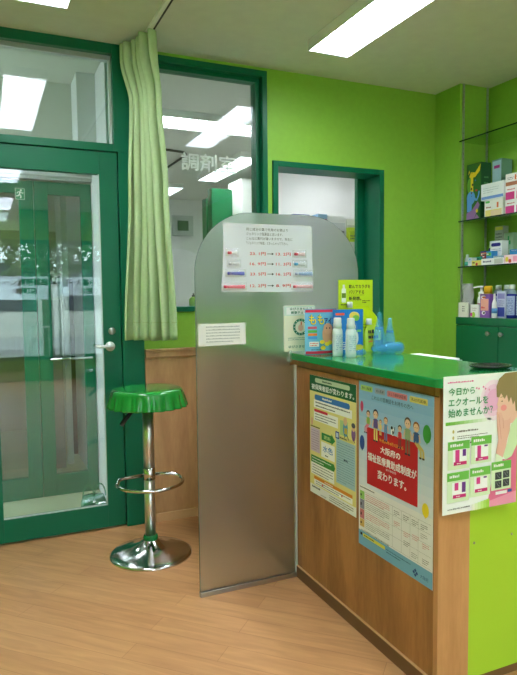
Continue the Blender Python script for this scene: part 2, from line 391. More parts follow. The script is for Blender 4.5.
# dispensary room
struct(MB().box(.70,4.7,YT,8.5,-.06,-.001,mat('grey_vinyl_floor',(170,168,158),.5)).build('floor_dispensary'))
struct(MB().box(.70,4.7,YT,8.5,H,H+.08,mat('dispensary_ceiling',(222,224,218),.8)).build('ceiling_dispensary'))
DW = mat('dispensary_wall', (232,233,230), .7)
struct(MB().box(.70,4.7,8.4,8.5,0,H,DW).build('wall_dispensary_back')); struct(MB().box(4.6,4.7,YT,8.4,0,H,DW).build('wall_dispensary_right'))
struct(MB().box(.70,.74,YT,8.4,0,H,DW).build('wall_dispensary_left'))
struct(MB().box(2.56,4.6,5.5,5.56,0,H,DW).build('wall_dispensary_partition'))
pn = MB(); pn.T = TF((2.45,8.395,2.17), FRONT)
pn.prism([(-.02,-.02),(.28,-.02),(.28,.26),(-.02,.26)], 0,.03, mat('vent_frame',(190,198,192),.5)); pn.T = TF((2.45,8.363,2.17), FRONT); pn.rect(.05,.05,.21,.19,mat('panel_green',(70,110,80),.5),1)
for i in range(6): pn.rect(.05,.06+i*.022,.21,.064+i*.022,mat('panel_slat',(50,85,60),.5),2)
tag(pn.build('wall_vent'), 'square white framed vent with green slats on the dispensary far wall', 'vent')
gc = thing('tall_cabinet', 'tall green cabinet seen through the dispensary window', 'cabinet', (2.30,6.4,0))
MB().box(0,.25,0,.12,0,2.475,GREEN2).build('cabinet_body', gc)
MB().box(.004,.246,-.018,-.001,.05,2.46,GREEN2).build('cabinet_door', gc)
gc = thing('tall_cabinet', 'lower dark green cabinet behind the tall green one in the dispensary', 'cabinet', (2.42,6.85,0))
MB().box(-.02,.3,0,.15,0,2.44,GREEN2).build('cabinet_body', gc)
wc = thing('wall_cupboard', 'white cupboard with open hinged door in the dispensary', 'cupboard', (2.54,6.1,0))
MB().box(0,.34,.02,.4,0,2.55,WP).build('cabinet_body', wc, bevel=.003)
hg = MB().box(0,.335,-.002,.018,.1,2.54,WP).build('cabinet_door', wc, bevel=.002)
MB().box(.295,.333,-.03,-.002,2.36,2.44,BRUSH).box(.275,.30,-.02,-.002,2.385,2.42,BRUSH).build('hinge', hg)
# shelf unit with boxes behind the doorway
su = thing('storage_shelf', 'white storage shelf behind the dispensary doorway carrying medicine boxes', 'shelf', (1.9,4.4,0))
MB().box(0,1.6,0,.02,0,1.72,WP).box(0,.02,.02,.4,0,1.72,WP).box(1.58,1.6,.02,.4,0,1.72,WP).box(0,1.6,.0,.4,1.72,1.74,WP).build('cabinet_body', su)
def simplebox(name, label, cat, x0,x1,y0,y1,z0,z1, col, group=None, gfx=None, bevel=.0015, side=None):
    b = MB().box(0,x1-x0,0,y1-y0,0,z1-z0, mat('card_%02x%02x%02x' % col, col, .45))
    if gfx:                                   # print on the face towards the room (-Y)
        b.T = TF((0,-.0002,0), FRONT); gfx(b, x1-x0, z1-z0)
    if side:                                  # print on the face towards -X
        b.T = TF((-.0002,y1-y0,0), SIDE); side(b, y1-y0, z1-z0)
    b.T = Matrix.Identity(4)
    return tag(b.build(name, None, (x0,y0,z0), bevel=0), label, cat, group)
def bars(*cols):
    def g(b, w, h):
        n = len(cols)
        for i, c in enumerate(cols): b.rect(w*.06, h*(.1+.8*i/n), w*.94, h*(.1+.8*(i+.8)/n), ink(c), 1)
        b.dashes(w*.1,h*.15,w*.9,h*.5,2,ink((90,90,95)),2,seed=len(cols))
    return g
GD = 'cartons on the dispensary shelf'
simplebox('medicine_box','large white medicine carton on the dispensary shelf','box',2.62,2.80,4.45,4.75,1.741,1.955,(232,232,230),GD,bars((200,202,205)))
simplebox('medicine_box','white carton at right end of the row on the dispensary shelf','box',2.805,2.93,4.45,4.7,1.741,1.935,(214,214,210),GD,bars((180,180,182)))
simplebox('medicine_box','carton with blue and pink print on the dispensary shelf','box',2.53,2.615,4.45,4.6,1.741,1.965,(150,190,220),GD,bars((90,150,210),(230,90,130)))
simplebox('medicine_box','dark blue flat carton at left in the dispensary doorway','box',2.30,2.45,4.45,4.6,1.741,1.955,(70,80,150),GD,bars((60,70,150),(230,180,60)))
simplebox('medicine_box','lime green carton standing lower right before the white cartons','box',2.80,2.92,4.402,4.447,1.741,1.86,(190,215,50),GD,bars((170,200,40)))
lc = thing('pump_bottle', 'lime green pump bottle standing on the sill inside the dispensary window', 'bottle', (1.15,3.545,1.2405))
MB().lathe([(0,0),(.024,0),(.026,.008),(.026,.04),(.015,.052),(.008,.056)], (0,0,0), ink((175,215,90)), 20).build('bottle_body', lc)
MB().lathe([(.009,.056),(.009,.066),(.004,.068),(.004,.078),(0,.078)], (0,0,0), DARK, 14).build('pump', lc)

# ------------------------------------------------------------------ ceiling lamps
EM = mat('lamp_diffuser', (255,250,240), .4); 
nb = EM.node_tree.nodes['Principled BSDF']; nb.inputs['Emission Color'].default_value = (.88,.93,1,1); nb.inputs['Emission Strength'].default_value = 14.0
EMB = mat('lamp_diffuser_dispensary', (255,255,250), .4)
nb = EMB.node_tree.nodes['Principled BSDF']; nb.inputs['Emission Color'].default_value = (.95,.98,1,1); nb.inputs['Emission Strength'].default_value = 9.0
HS = mat('lamp_housing', (240,243,240), .4); LV = mat('lamp_louver', (225,228,235), .25, .5)
def lamp(x0, y0, label, em=EM, L=1.24, W=.247, xdir=False, h=.055, group=None):
    o = thing('ceiling_lamp', label, 'lamp', (x0,y0,H), group)
    if xdir: a, b_ = L, W
    else: a, b_ = W, L
    MB().box(0,a,0,b_,-.012,0,HS).box(0,.004,0,b_,-h,-.012,HS).box(a-.004,a,0,b_,-h,-.012,HS).box(.004,a-.004,0,.004,-h,-.012,HS).box(.004,a-.004,b_-.004,b_,-h,-.012,HS).build('lamp_housing', o)
    MB().box(.005,a-.005,.005,b_-.005,-h+.026,-h+.034,em).build('diffuser', o)
    lv = MB(); n = 16
    for i in range(n):
        if xdir: x = .01+(a-.02)*i/(n-1); lv.box(x-.001,x+.001,.006,b_-.006,-h,-h+.024,LV)
        else: y = .01+(b_-.02)*i/(n-1); lv.box(.006,a-.006,y-.001,y+.001,-h,-h+.024,LV)
    lv.build('louver', o)
    return o
lamp(1.625,1.72,'long bright ceiling lamp above the reception counter')
lamp(.143,1.72,'bright ceiling lamp cut off at the upper left corner')
for x in (.143,1.625):
    for y in (-.70,-3.05): lamp(x,y,'long ceiling lamp behind the camera, mirrored in the entrance door glass',group='waiting room ceiling lamps behind the camera')
lamp(1.0,4.4,'ceiling lamp lying crosswise nearest the dispensary window',EMB,L=1.24,W=.3,xdir=True)
lamp(2.24,5.40,'ceiling lamp pointing away from the dispensary window',EMB,L=1.28,W=.23)
lamp(2.05,7.2,'farthest small ceiling lamp in the dispensary',EMB,L=.6,W=.19,xdir=False)
lamp(3.0,3.95,'unseen dispensary lamp added to light the partition wall',EMB,L=1.24,W=.25)  # added out of sight to whiten the partition behind the doorway
lamp(3.2,5.9,'ceiling lamp behind the white partition in the dispensary',EMB,L=1.24,W=.25)
lamp(-1.5,3.68,'unseen ceiling lamp added to brighten the vestibule doors',EM,L=1.2,W=.3,xdir=True)  # added fill light, hidden to the left of the transom view
lamp(-.5,5.2,'unseen lamp added to light the corridor beyond the inner doors',EMB,L=1.0,W=.2)  # added light source, no fitting is visible there
rl = MB().tube([(1.30,5.50,H-.012),(1.746,5.60,H-.012),(1.79,5.66,H-.012),(1.80,5.75,H-.012),(1.79,6.3,H-.012)], .011, DARK, 8)
tag(rl.build('ceiling_rail'), 'dark bent rail on the dispensary ceiling beyond the window', 'rail')

# ------------------------------------------------------------------ curtain and its rail
rail = MB().box(.798,.818,1.0,3.37,H-.018,H,WP).box(.818,.830,1.0,3.37,H-.015,H,DARK)
rail.box(.797,.831,3.37,3.38,H-.022,H,WP)
tag(rail.build('curtain_rail'), 'slim white curtain rail running along the ceiling', 'rail')
def curtain():
    m = mat('pale_green_cloth', (182,206,156), .85, var=.03, scale=60, bump=.08)
    b = MB(); NP, per = 5.5, 18; n = int(NP*per)+1; nz = 50; z1, z0 = H-.022, 1.068
    K = ((0,(.730,3.345),(.812,3.10),.040),(.05,(.730,3.345),(.816,3.10),.040),(.20,(.760,3.31),(.852,3.14),.028),(.5,(.746,3.31),(.882,3.14),.036),(1,(.710,3.31),(.920,3.13),.052))
    vs = []
    for j in range(nz+1):
        s = j/nz; z = z1+(z0-z1)*s
        for (s0,a0,b0,m0),(s1,a1,b1,m1) in zip(K, K[1:]):
            if s0 <= s <= s1+1e-9:
                q = (s-s0)/(s1-s0); q = q*q*(3-2*q)
                A = [a0[k]+(a1[k]-a0[k])*q for k in (0,1)]; B = [b0[k]+(b1[k]-b0[k])*q for k in (0,1)]; amp = m0+(m1-m0)*q
        dx, dy = B[0]-A[0], B[1]-A[1]; L = math.hypot(dx,dy); nx_, ny_ = dy/L, -dx/L        # normal towards the room (-x,-y)
        ux, uy = dx/L, dy/L
        for i in range(n):
            t = i/(n-1); ph = 2*PI*NP*t + 1.5*math.sin(4.2*t+.4) + .9*s*math.sin(7*t+1)
            w_ = math.sin(ph); w_ = math.copysign(abs(w_)**.65, w_)
            k = amp*(.62+.38*math.sin(9*t+1.6*s+.5))
            lean = .024*math.cos(ph+.6*math.sin(3*t))                                   # folds lean over one another
            tt = t
            x = A[0]+dx*tt + nx_*k*w_ + ux*lean; y = A[1]+dy*tt + ny_*k*w_ + uy*lean
            vs.append((x, y, z + (.004*math.cos(ph) if s > .97 else 0)))
    fs = [(j*n+i, j*n+i+1, (j+1)*n+i+1, (j+1)*n+i) for j in range(nz) for i in range(n-1)]
    b.add(vs, fs, m, True)
    o = b.build('curtain'); sm = o.modifiers.new('Solid','SOLIDIFY'); sm.thickness = .002
    tag(o, 'pale green curtain gathered beside the entrance door', 'curtain')
    h = MB(); off = (nz-3)*n
    hem = [(x-.0, y, z) for x,y,z in vs[off:off+n]]
    h.tube([(x,y-.0,z) for x,y,z in hem], .0016, mat('hem_thread',(160,184,124),.8), 5)
    h.build('hem_seam', o)
curtain()

# ------------------------------------------------------------------ bar stool
STC = mat('stool_steel', (225,225,225), .3, 1.0)
st = thing('bar_stool', 'chrome bar stool with a green bottle cap seat', 'stool', (.720,2.985,0))
MB().lathe([(0,0),(.206,0),(.206,.006),(.195,.012),(.15,.022),(.10,.038),(.06,.058),(.038,.075),(.03,.082),(0,.082)], (0,0,0), CHROME, 64).build('base', st)
MB().lathe([(.028,.072),(.036,.074),(.038,.085),(.034,.098),(.028,.100)], (0,0,0), mat('green_plastic_ring',(20,120,60),.2), 32).build('collar_ring', st)
MB().cyl((0,0,.08),(0,0,.42), .0265, STC, 28).cyl((0,0,.42),(0,0,.74), .0275, STC, 28).build('column', st)
fr = MB().cyl((0,0,.385),(0,0,.445), .031, CHROME, 28)
pts = [(-.155+.0,.0,.398)]
ring = []
for i in range(25):
    a = PI+PI*i/24
    ring.append((.165*math.cos(a), -.01+.165*math.sin(a), .375))
ring = [(-.03,.02,.40),(-.12,.018,.40),(-.15,.012,.395)]+ring+[(.15,.012,.385),(.12,.018,.395),(.03,.02,.40)]
fr.tube(ring, .0085, CHROME, 12)
fr.build('foot_rest', st)
SG = mat('glossy_green_seat', (24,138,52), .13, coat=.6)
b = MB(); seg = 168; rows = []
prof = [(0.0,.842,0),(.10,.842,0),(.155,.841,0),(.168,.837,0),(.175,.828,0),(.178,.815,.15),(.183,.795,.5),(.188,.770,.85),(.194,.745,1.0),(.196,.736,1.0),(.190,.737,1.0),(.182,.765,.8),(.172,.80,.2),(.16,.815,0),(0.0,.815,0)]
vs = []
for i in range(seg):
    a = 2*PI*i/seg; cr = math.cos(21*a)
    for r, z, k in prof: rr_ = r+.0062*k*(abs(math.cos(10.5*a))*2-1.2); vs.append((rr_*math.cos(a), rr_*math.sin(a), z))
n = len(prof)
fs = [(i*n+j, ((i+1)%seg)*n+j, ((i+1)%seg)*n+j+1, i*n+j+1) for i in range(seg) for j in range(n-1)]
b.v = [(x*1.0,y*1.0,.012+.8+(z-.8)*.86) for x,y,z in vs]; b.f = [f[::-1] for f in fs]; b.m = [b.mi(SG)]*len(fs); b.sm = [True]*len(fs)
b.build('seat', st)
MB().cyl((0,0,.735),(0,0,.81),.035,DARK,24,r1=.09).build('seat_plate', st)
MB().tube([(-.02,-.0,.745),(-.09,-.02,.735),(-.118,-.03,.715)], .005, DARK, 8).tube([(-.088,-.03,.738),(-.145,-.05,.682)], .010, mat('black_grip',(22,22,24),.6), 12).build('height_lever', st)

# ------------------------------------------------------------------ reception counter
ct = thing('reception_counter', 'wood panelled reception counter with a glossy green top', 'counter', (1.277,1.49,0))
ox, oy = 1.277, 1.49
def LB(b, x0,x1,y0,y1,z0,z1,m): return b.box(x0-ox,x1-ox,y0-oy,y1-oy,z0,z1,m)
LB(MB(),1.277,1.297,1.512,3.376,.0,1.009,W_CTR).build('front_panel', ct)
LB(MB(),1.277,1.406,1.49,1.512,.0,1.009,W_POST).build('corner_post', ct, bevel=.0015)
ep = LB(MB(),1.406,1.655,1.492,1.512,.03,1.009,LIME2).build('end_panel', ct)
for x, z in ((1.426,.488),(1.59,.49)):
    nl = MB(); nl.T = TF((x-ox,.002,z), FRONT); nl.lathe([(0,0),(.004,0),(.004,.002),(.0,.003)], (0,0,0), BRUSH, 12)
    nl.build('screw_head', ep)
LB(MB(),1.406,1.655,1.494,1.512,.0,.03,W_KICK).build('end_kickboard', ct)
kb = LB(MB(),1.268,1.277,1.49,3.376,0,.052,W_KICK); LB(kb,1.2675,1.277,1.49,3.376,.052,.055,W_EDGE); kb.build('kickboard', ct)  # pale top strip paints the light caught by the kickboard edge
LB(MB(),1.273,1.277,1.492,3.376,.978,.981,W_KICK).build('shadow_line', ct)
LB(MB(),1.297,1.66,3.36,3.376,.0,1.009,W_CTR).build('back_panel', ct)
LB(MB(),1.64,1.655,1.512,3.36,.0,.98,W_CTR).build('inner_panel', ct)
tp = MB(); r = .02; x0,x1,y0,y1 = 1.25-ox,1.678-ox,1.464-oy,3.376-oy
poly = []
for cx,cy,a0,rr_ in ((x1-.004,y1-.004,0,.004),(x0+.004,y1-.004,90,.004),(x0+r,y0+r,180,r),(x1-r,y0+r,270,r)):
    for i in range(7): t_ = math.radians(a0+15*i); poly.append((cx+rr_*math.cos(t_), cy+rr_*math.sin(t_)))
tp.prism(poly, 1.010, CZ, CTOP)
tp.build('countertop', ct, bevel=.012, seg=4)

# papers behind the counter edge, on a staff shelf
sh = tag(MB().box(1.680,1.95,1.72,2.42,.945,.965,W_WAIN).box(1.70,1.72,1.74,2.40,0,.945,W_CTR).box(1.90,1.92,1.74,2.40,0,.945,W_CTR).build('staff_shelf'), 'low wooden staff side shelf just behind the counter edge', 'shelf')
for i,(z0_,z1_,dx,dy,c,lb) in enumerate(((.9655,.996,0,0,(225,222,228),'thick white stack of forms on the staff shelf behind the counter'),(.9965,1.006,.003,-.006,(190,186,200),'grey folder lying on the stack of forms'),(1.0065,1.013,-.003,.004,(240,240,240),'white sheets lying topmost on the stack behind the counter'))):
    tag(MB().box(0,.215,0,.27,0,z1_-z0_,mat('sheet_%d'%i,c,.7)).build('paper_stack', None, (1.70+dx,2.10+dy,z0_)), lb, 'papers', 'stacked papers behind the counter edge')
# oval tray
tray = MB().lathe([(0,.004),(.058,.004),(.072,.011),(.078,.012),(.078,.009),(.070,.004),(.055,0),(0,0)], (0,0,0), mat('black_tray',(38,42,40),.25,coat=.3), 48, sx=1.0, sy=.8)
tag(tray.build('coin_tray', None, (1.592,1.60,CZ)), 'black oval coin tray on the near end of the counter', 'tray')

# ------------------------------------------------------------------ screen
sc_ = thing('partition_screen', 'frosted acrylic partition screen with a rounded top beside the counter', 'screen', (.803,2.45,0))
pl = []
def arc(cx, cz, r, a0, a1, n=16):
    return [(cx+r*math.cos(math.radians(a0+(a1-a0)*i/n))-.803, cz+r*math.sin(math.radians(a0+(a1-a0)*i/n))) for i in range(n+1)]
pl = [(0,.022),(1.264-.803,.022),(1.264-.803,.985),(1.243-.803,.985),(1.243-.803,1.046),(1.605-.803,1.046)]
pl += arc(1.345,1.395,.26,0,90)+arc(1.063,1.395,.26,90,180)
p = MB(); p.prism(pl, -.0025, .0025, FROST)
p.build('acrylic_panel', sc_, rot=FRONT)
e = MB(); edge = [(x,0,z) for x,z in pl[5:]]+[(0,0,.022)]
e.tube(edge, .0021, mat('polished_edge',(120,140,132),.25), 6); e.build('polished_edge', sc_)
MB().box(-.002,1.278-.803,-.011,.011,0,.022,BRUSH).build('bottom_rail', sc_, bevel=.0015)
MB().box(1.264-.803,1.2665-.803+.008,-.008,.008,.022,.985,LALU).build('edge_profile', sc_)
MB().box(1.236-.803,1.25-.803,-.012,.012,1.0,1.052,clear_film('clear_clamp',(200,215,210),.35)).build('clamp', sc_, bevel=.002)

# notices on the screen (front face y = 2.4475)
n = MB(); n.prism([(-.012,0),(.432,-.004),(.428,.145),(.425,.292),(.0,.292),(-.003,.15)], 0, .0006, mat('laminated_sheet',(222,224,236),.3))
n.T = TF((0,0,.0006),(0,0,0))
rows = ['同じ成分の薬で先発のお薬より','ジェネリック医薬品と言います。','こんなに薬代が違いますので、先生に','「ジェネリック希望」とおっしゃって下さい。']
for i, s_ in enumerate(rows): n.text(s_, .105, .262-i*.0195, .105+(.20,.175,.222,.20)[i], .275-i*.0195, INK, 1)
RED = ink((214,48,60))
pr = [('23. 1円','13. 2円'),('16. 9円','11. 3円'),('23. 5円','16. 2円'),('12. 2円','8. 9円')]
zs = (.157,.113,.069,.018)
for (a_, b_), z in zip(pr, zs):
    n.text(a_, .120,z,.195,z+.014, RED, 1, .0004); n.text(b_, .245,z,.318,z+.014, RED, 1, .0004)
    n.line([(.203,z+.007),(.228,z+.007)], .0025, INK, 1); n.flat([(.225,z+.0125),(.225,z+.0015),(.235,z+.007)], INK, 1)
tag(n.build('price_notice', None, (.932,2.4470,1.317), FRONT), 'large white notice comparing medicine prices stuck on the frosted screen', 'notice')
BAG = clear_film('clear_bag', (235,238,245), .18, .08)
def sample(x, z, L, col, label, cap=(225,40,80), flat_=False, ang=0.0):
    o = thing('sample_tube', label, 'tube', (x,2.4448,z), 'sample tubes in clear bags on the price notice')
    o.rotation_euler = (0, ang, 0)
    m = ink(col); b = MB()
    n_ = 8
    for i in range(n_):                          # tube flattens away from the cap
        pass
    vs = []; seg = 12
    for i in range(n_+1):
        t_ = i/n_; ry = .0055*(1-.82*t_); rz = .0055+.0025*t_; xx = .012+(L-.012)*t_
        for k in range(seg): a_ = 2*PI*k/seg; vs.append((xx, -.0062+ry*math.cos(a_), rz*math.sin(a_)))
    fs = [(i*seg+k, (i+1)*seg+k, (i+1)*seg+(k+1)%seg, i*seg+(k+1)%seg) for i in range(n_) for k in range(seg)]+[tuple(range(seg)), tuple((n_*seg+k) for k in range(seg))[::-1]]
    b.add(vs, fs, m, True); b.build('tube_body', o)
    MB().cyl((-.002,-.0062,0),(.013,-.0062,0), .0062, ink(cap), 12).build('cap', o)
    q = MB(); w_, h_ = L+.022, .034; nx = 10; nz_ = 5; vs = []
    R = random.Random(int(x*1000+z*777))
    for j in range(nz_+1):
        for i in range(nx+1):
            edge_ = min(i, nx-i, 2)/2*min(j, nz_-j, 2)/2
            vs.append((-.012+w_*i/nx, -.0135*edge_-.0012-R.uniform(0,.002)*edge_, -h_*.45+h_*j/nz_+R.uniform(-.001,.001)))
    q.add(vs, [(j*(nx+1)+i, j*(nx+1)+i+1, (j+1)*(nx+1)+i+1, (j+1)*(nx+1)+i) for j in range(nz_) for i in range(nx)], BAG, False)
    q.build('clear_bag', o)
sample(.950,1.482,.040,(235,235,240),'short white sample tube with red cap, top of the left column on the notice')
sample(.955,1.436,.045,(225,222,232),'pale sample tube second from top in the left column on the notice',(210,205,215))
sample(.948,1.395,.075,(62,70,190),'blue sample tube in the left column on the notice',(58,50,160))
sample(.930,1.338,.095,(238,96,124),'long pink sample tube at the bottom left of the notice',(232,60,100))
sample(1.268,1.482,.050,(235,200,205),'small pink capped sample tube, top of the right column on the notice')
sample(1.268,1.438,.055,(215,220,228),'sample tube with light blue cap in the right column on the notice',(60,170,225))
sample(1.272,1.395,.085,(150,172,226),'pale blue flat sample tube in the right column on the notice',(185,195,230))
sample(1.262,1.338,.095,(240,180,186),'pale pink sample tube at the bottom right of the notice',(238,120,130))
n = MB(); n.prism([(0,0),(.216,.004),(.216,.096),(0,.096)], 0, .0005, PAPER); n.T = TF((0,0,.0005),(0,0,0))
n.dashes(.035,.013,.19,.089,6,ink((165,168,172)),1,.36,.006,5)
tag(n.build('small_notice', None, (.812,2.4470,1.087), FRONT), 'small white typed notice low on the frosted screen', 'notice')

# ------------------------------------------------------------------ posters on the counter
def poster1():
    W_, H_ = .366, .516; b = MB(); b.prism([(0,0),(W_,0),(W_,H_),(0,H_)], 0, .0006, PAPER); b.T = TF((0,0,.0006),(0,0,0))
    U = lambda u: u*W_; V = lambda v: v*H_
    def R_(u0,v0,u1,v1,c,k=1): b.rect(U(u0),V(v0),U(u1),V(v1),ink(c),k)
    def RR(u0,v0,u1,v1,c,k=1,r=None): b.rr(U(u0),V(v0),U(u1),V(v1),ink(c),k,r)
    R_(0,.075,1,.885,(228,218,140)); R_(0,.868,1,1,(12,92,52),2)
    RR(.13,.945,.88,.982,(190,205,170),3); b.dashes(U(.3),V(.95),U(.72),V(.978),1,ink((60,90,60)),4,.6,.007)
    b.text('被保険者証が変わります。',U(.05),V(.885),U(.96),V(.93),PAPER,3,.0006)
    RR(.12,.80,.88,.845,(52,118,190),3); b.dashes(U(.3),V(.808),U(.72),V(.838),1,PAPER,4,.6,.008)
    R_(.10,.735,.92,.80,(244,244,240),2); b.dashes(U(.14),V(.74),U(.88),V(.796),2,INK,3,.4,.007,2)
    RR(.11,.70,.42,.722,(214,48,70),4); R_(.1,.625,.64,.712,(244,244,240),3); b.dashes(U(.13),V(.63),U(.6),V(.695),3,INK,4,.35,.006,3)
    # people
    R_(.68,.585,.84,.70,(176,206,140),2); b.ell(U(.79),V(.70),.014,.017,ink((222,182,142)),4); b.ell(U(.95),V(.675),.013,.016,ink((222,182,142)),4); b.ell(U(.95),V(.69),.014,.010,ink((84,84,92)),5)
    b.ell(U(.79),V(.64),.018,.03,ink((96,156,196)),3); b.rect(U(.77),V(.605),U(.83),V(.65),ink((206,176,70)),4); b.ell(U(.95),V(.625),.015,.028,ink((132,92,150)),3)
    b.line([(U(.78),V(.605)),(U(.77),V(.57))],.004,ink((70,70,80)),3); b.line([(U(.81),V(.605)),(U(.86),V(.565))],.004,ink((70,70,80)),3); b.line([(U(.95),V(.6)),(U(.97),V(.56))],.004,ink((70,70,80)),3)
    b.ell(U(.055),V(.61),.008,.018,ink((226,170,140)),3); R_(.02,.565,.24,.575,(120,110,60),3)
    RR(.585,.545,.665,.60,(48,70,150),3,.003); R_(.6,.555,.65,.59,(200,215,240),4)
    R_(.66,.55,.96,.575,(206,196,120),2); b.dashes(U(.68),V(.552),U(.95),V(.574),1,INK,3,.5,.006)
    R_(.02,.36,.24,.56,(208,188,204),3); b.dashes(U(.04),V(.37),U(.22),V(.55),9,ink((160,135,155)),4,.3,.006,4)
    b.flat([(U(.28),V(.485)),(U(.50),V(.485)),(U(.50),V(.47)),(U(.58),V(.515)),(U(.50),V(.56)),(U(.50),V(.545)),(U(.28),V(.545))],ink((40,132,62)),3)
    b.text('更新',U(.33),V(.498),U(.48),V(.53),ink((220,235,160)),4)
    R_(.27,.345,.57,.47,(244,244,240),3); b.text('水色',U(.31),V(.392),U(.53),V(.445),ink((40,130,200)),4,.0005); b.dashes(U(.36),V(.355),U(.5),V(.378),1,INK,4,.5,.006)
    R_(.60,.195,.985,.545,(164,196,208),3); b.dashes(U(.62),V(.21),U(.97),V(.53),17,ink((112,142,160)),4,.28,.007,5); b.dashes(U(.76),V(.385),U(.92),V(.41),1,ink((40,60,90)),5,.6,.012)
    b.flat([(U(.03),V(.265)),(U(.55),V(.265)),(U(.58),V(.295)),(U(.55),V(.325)),(U(.03),V(.325))],ink((56,138,58)),3); b.dashes(U(.06),V(.272),U(.5),V(.32),2,PAPER,4,.4,.007,6)
    R_(.03,.165,.555,.265,(244,244,240),2); b.dashes(U(.06),V(.17),U(.53),V(.26),4,INK,3,.3,.006,7)
    R_(.10,.128,.93,.155,(224,140,40),3); b.dashes(U(.35),V(.132),U(.7),V(.152),1,PAPER,4,.5,.007)
    R_(.10,.083,.93,.128,(246,246,242),2); b.dashes(U(.14),V(.088),U(.9),V(.124),2,INK,3,.35,.006,8); b.ell(U(.3),V(.106),.005,.005,RED,4); b.ell(U(.72),V(.106),.005,.005,RED,4)
    b.dashes(U(.05),V(.045),U(.42),V(.065),1,INK,2,.8,.005); b.dashes(U(.45),V(.012),U(.95),V(.065),3,INK,2,.35,.006,9); b.dashes(U(.25),V(.008),U(.45),V(.03),1,GREY,2,.35,.006,9)
    tag(b.build('insurance_poster', None, (1.2765,2.322,.440), SIDE), 'green and yellow insurance card poster on the left of the counter front', 'poster')
poster1()
def person(b, x, y, h, hair, top, leg, skin=(232,190,156), lean=0):
    r = h*.13
    b.ell(x,y+h*.86,r*1.08,r*1.1,ink(hair),5); b.ell(x,y+h*.82,r*.92,r*.95,ink(skin),6)
    b.ell(x-r*.35,y+h*.83,r*.10,r*.13,INK,7,8); b.ell(x+r*.35,y+h*.83,r*.10,r*.13,INK,7,8)
    b.flat([(x-h*.11,y+h*.38),(x+h*.11,y+h*.38),(x+h*.13,y+h*.66),(x,y+h*.72),(x-h*.13,y+h*.66)],ink(top),5)
    b.line([(x-h*.12,y+h*.64),(x-h*.17,y+h*.42)],h*.05,ink(skin),5); b.line([(x+h*.12,y+h*.64),(x+h*.17,y+h*.42)],h*.05,ink(skin),5)
    b.line([(x-h*.05,y+h*.40),(x-h*.06+lean,y+h*.2),(x-h*.05+lean,y)],h*.08,ink(leg),5); b.line([(x+h*.06,y+h*.40),(x+h*.06+lean,y+h*.2),(x+h*.07+lean,y)],h*.08,ink(leg),5)
    b.ell(x-h*.07+lean,y-h*.01,h*.06,h*.03,ink((60,50,60)),6,10); b.ell(x+h*.06+lean,y-h*.01,h*.06,h*.03,ink((60,50,60)),6,10)
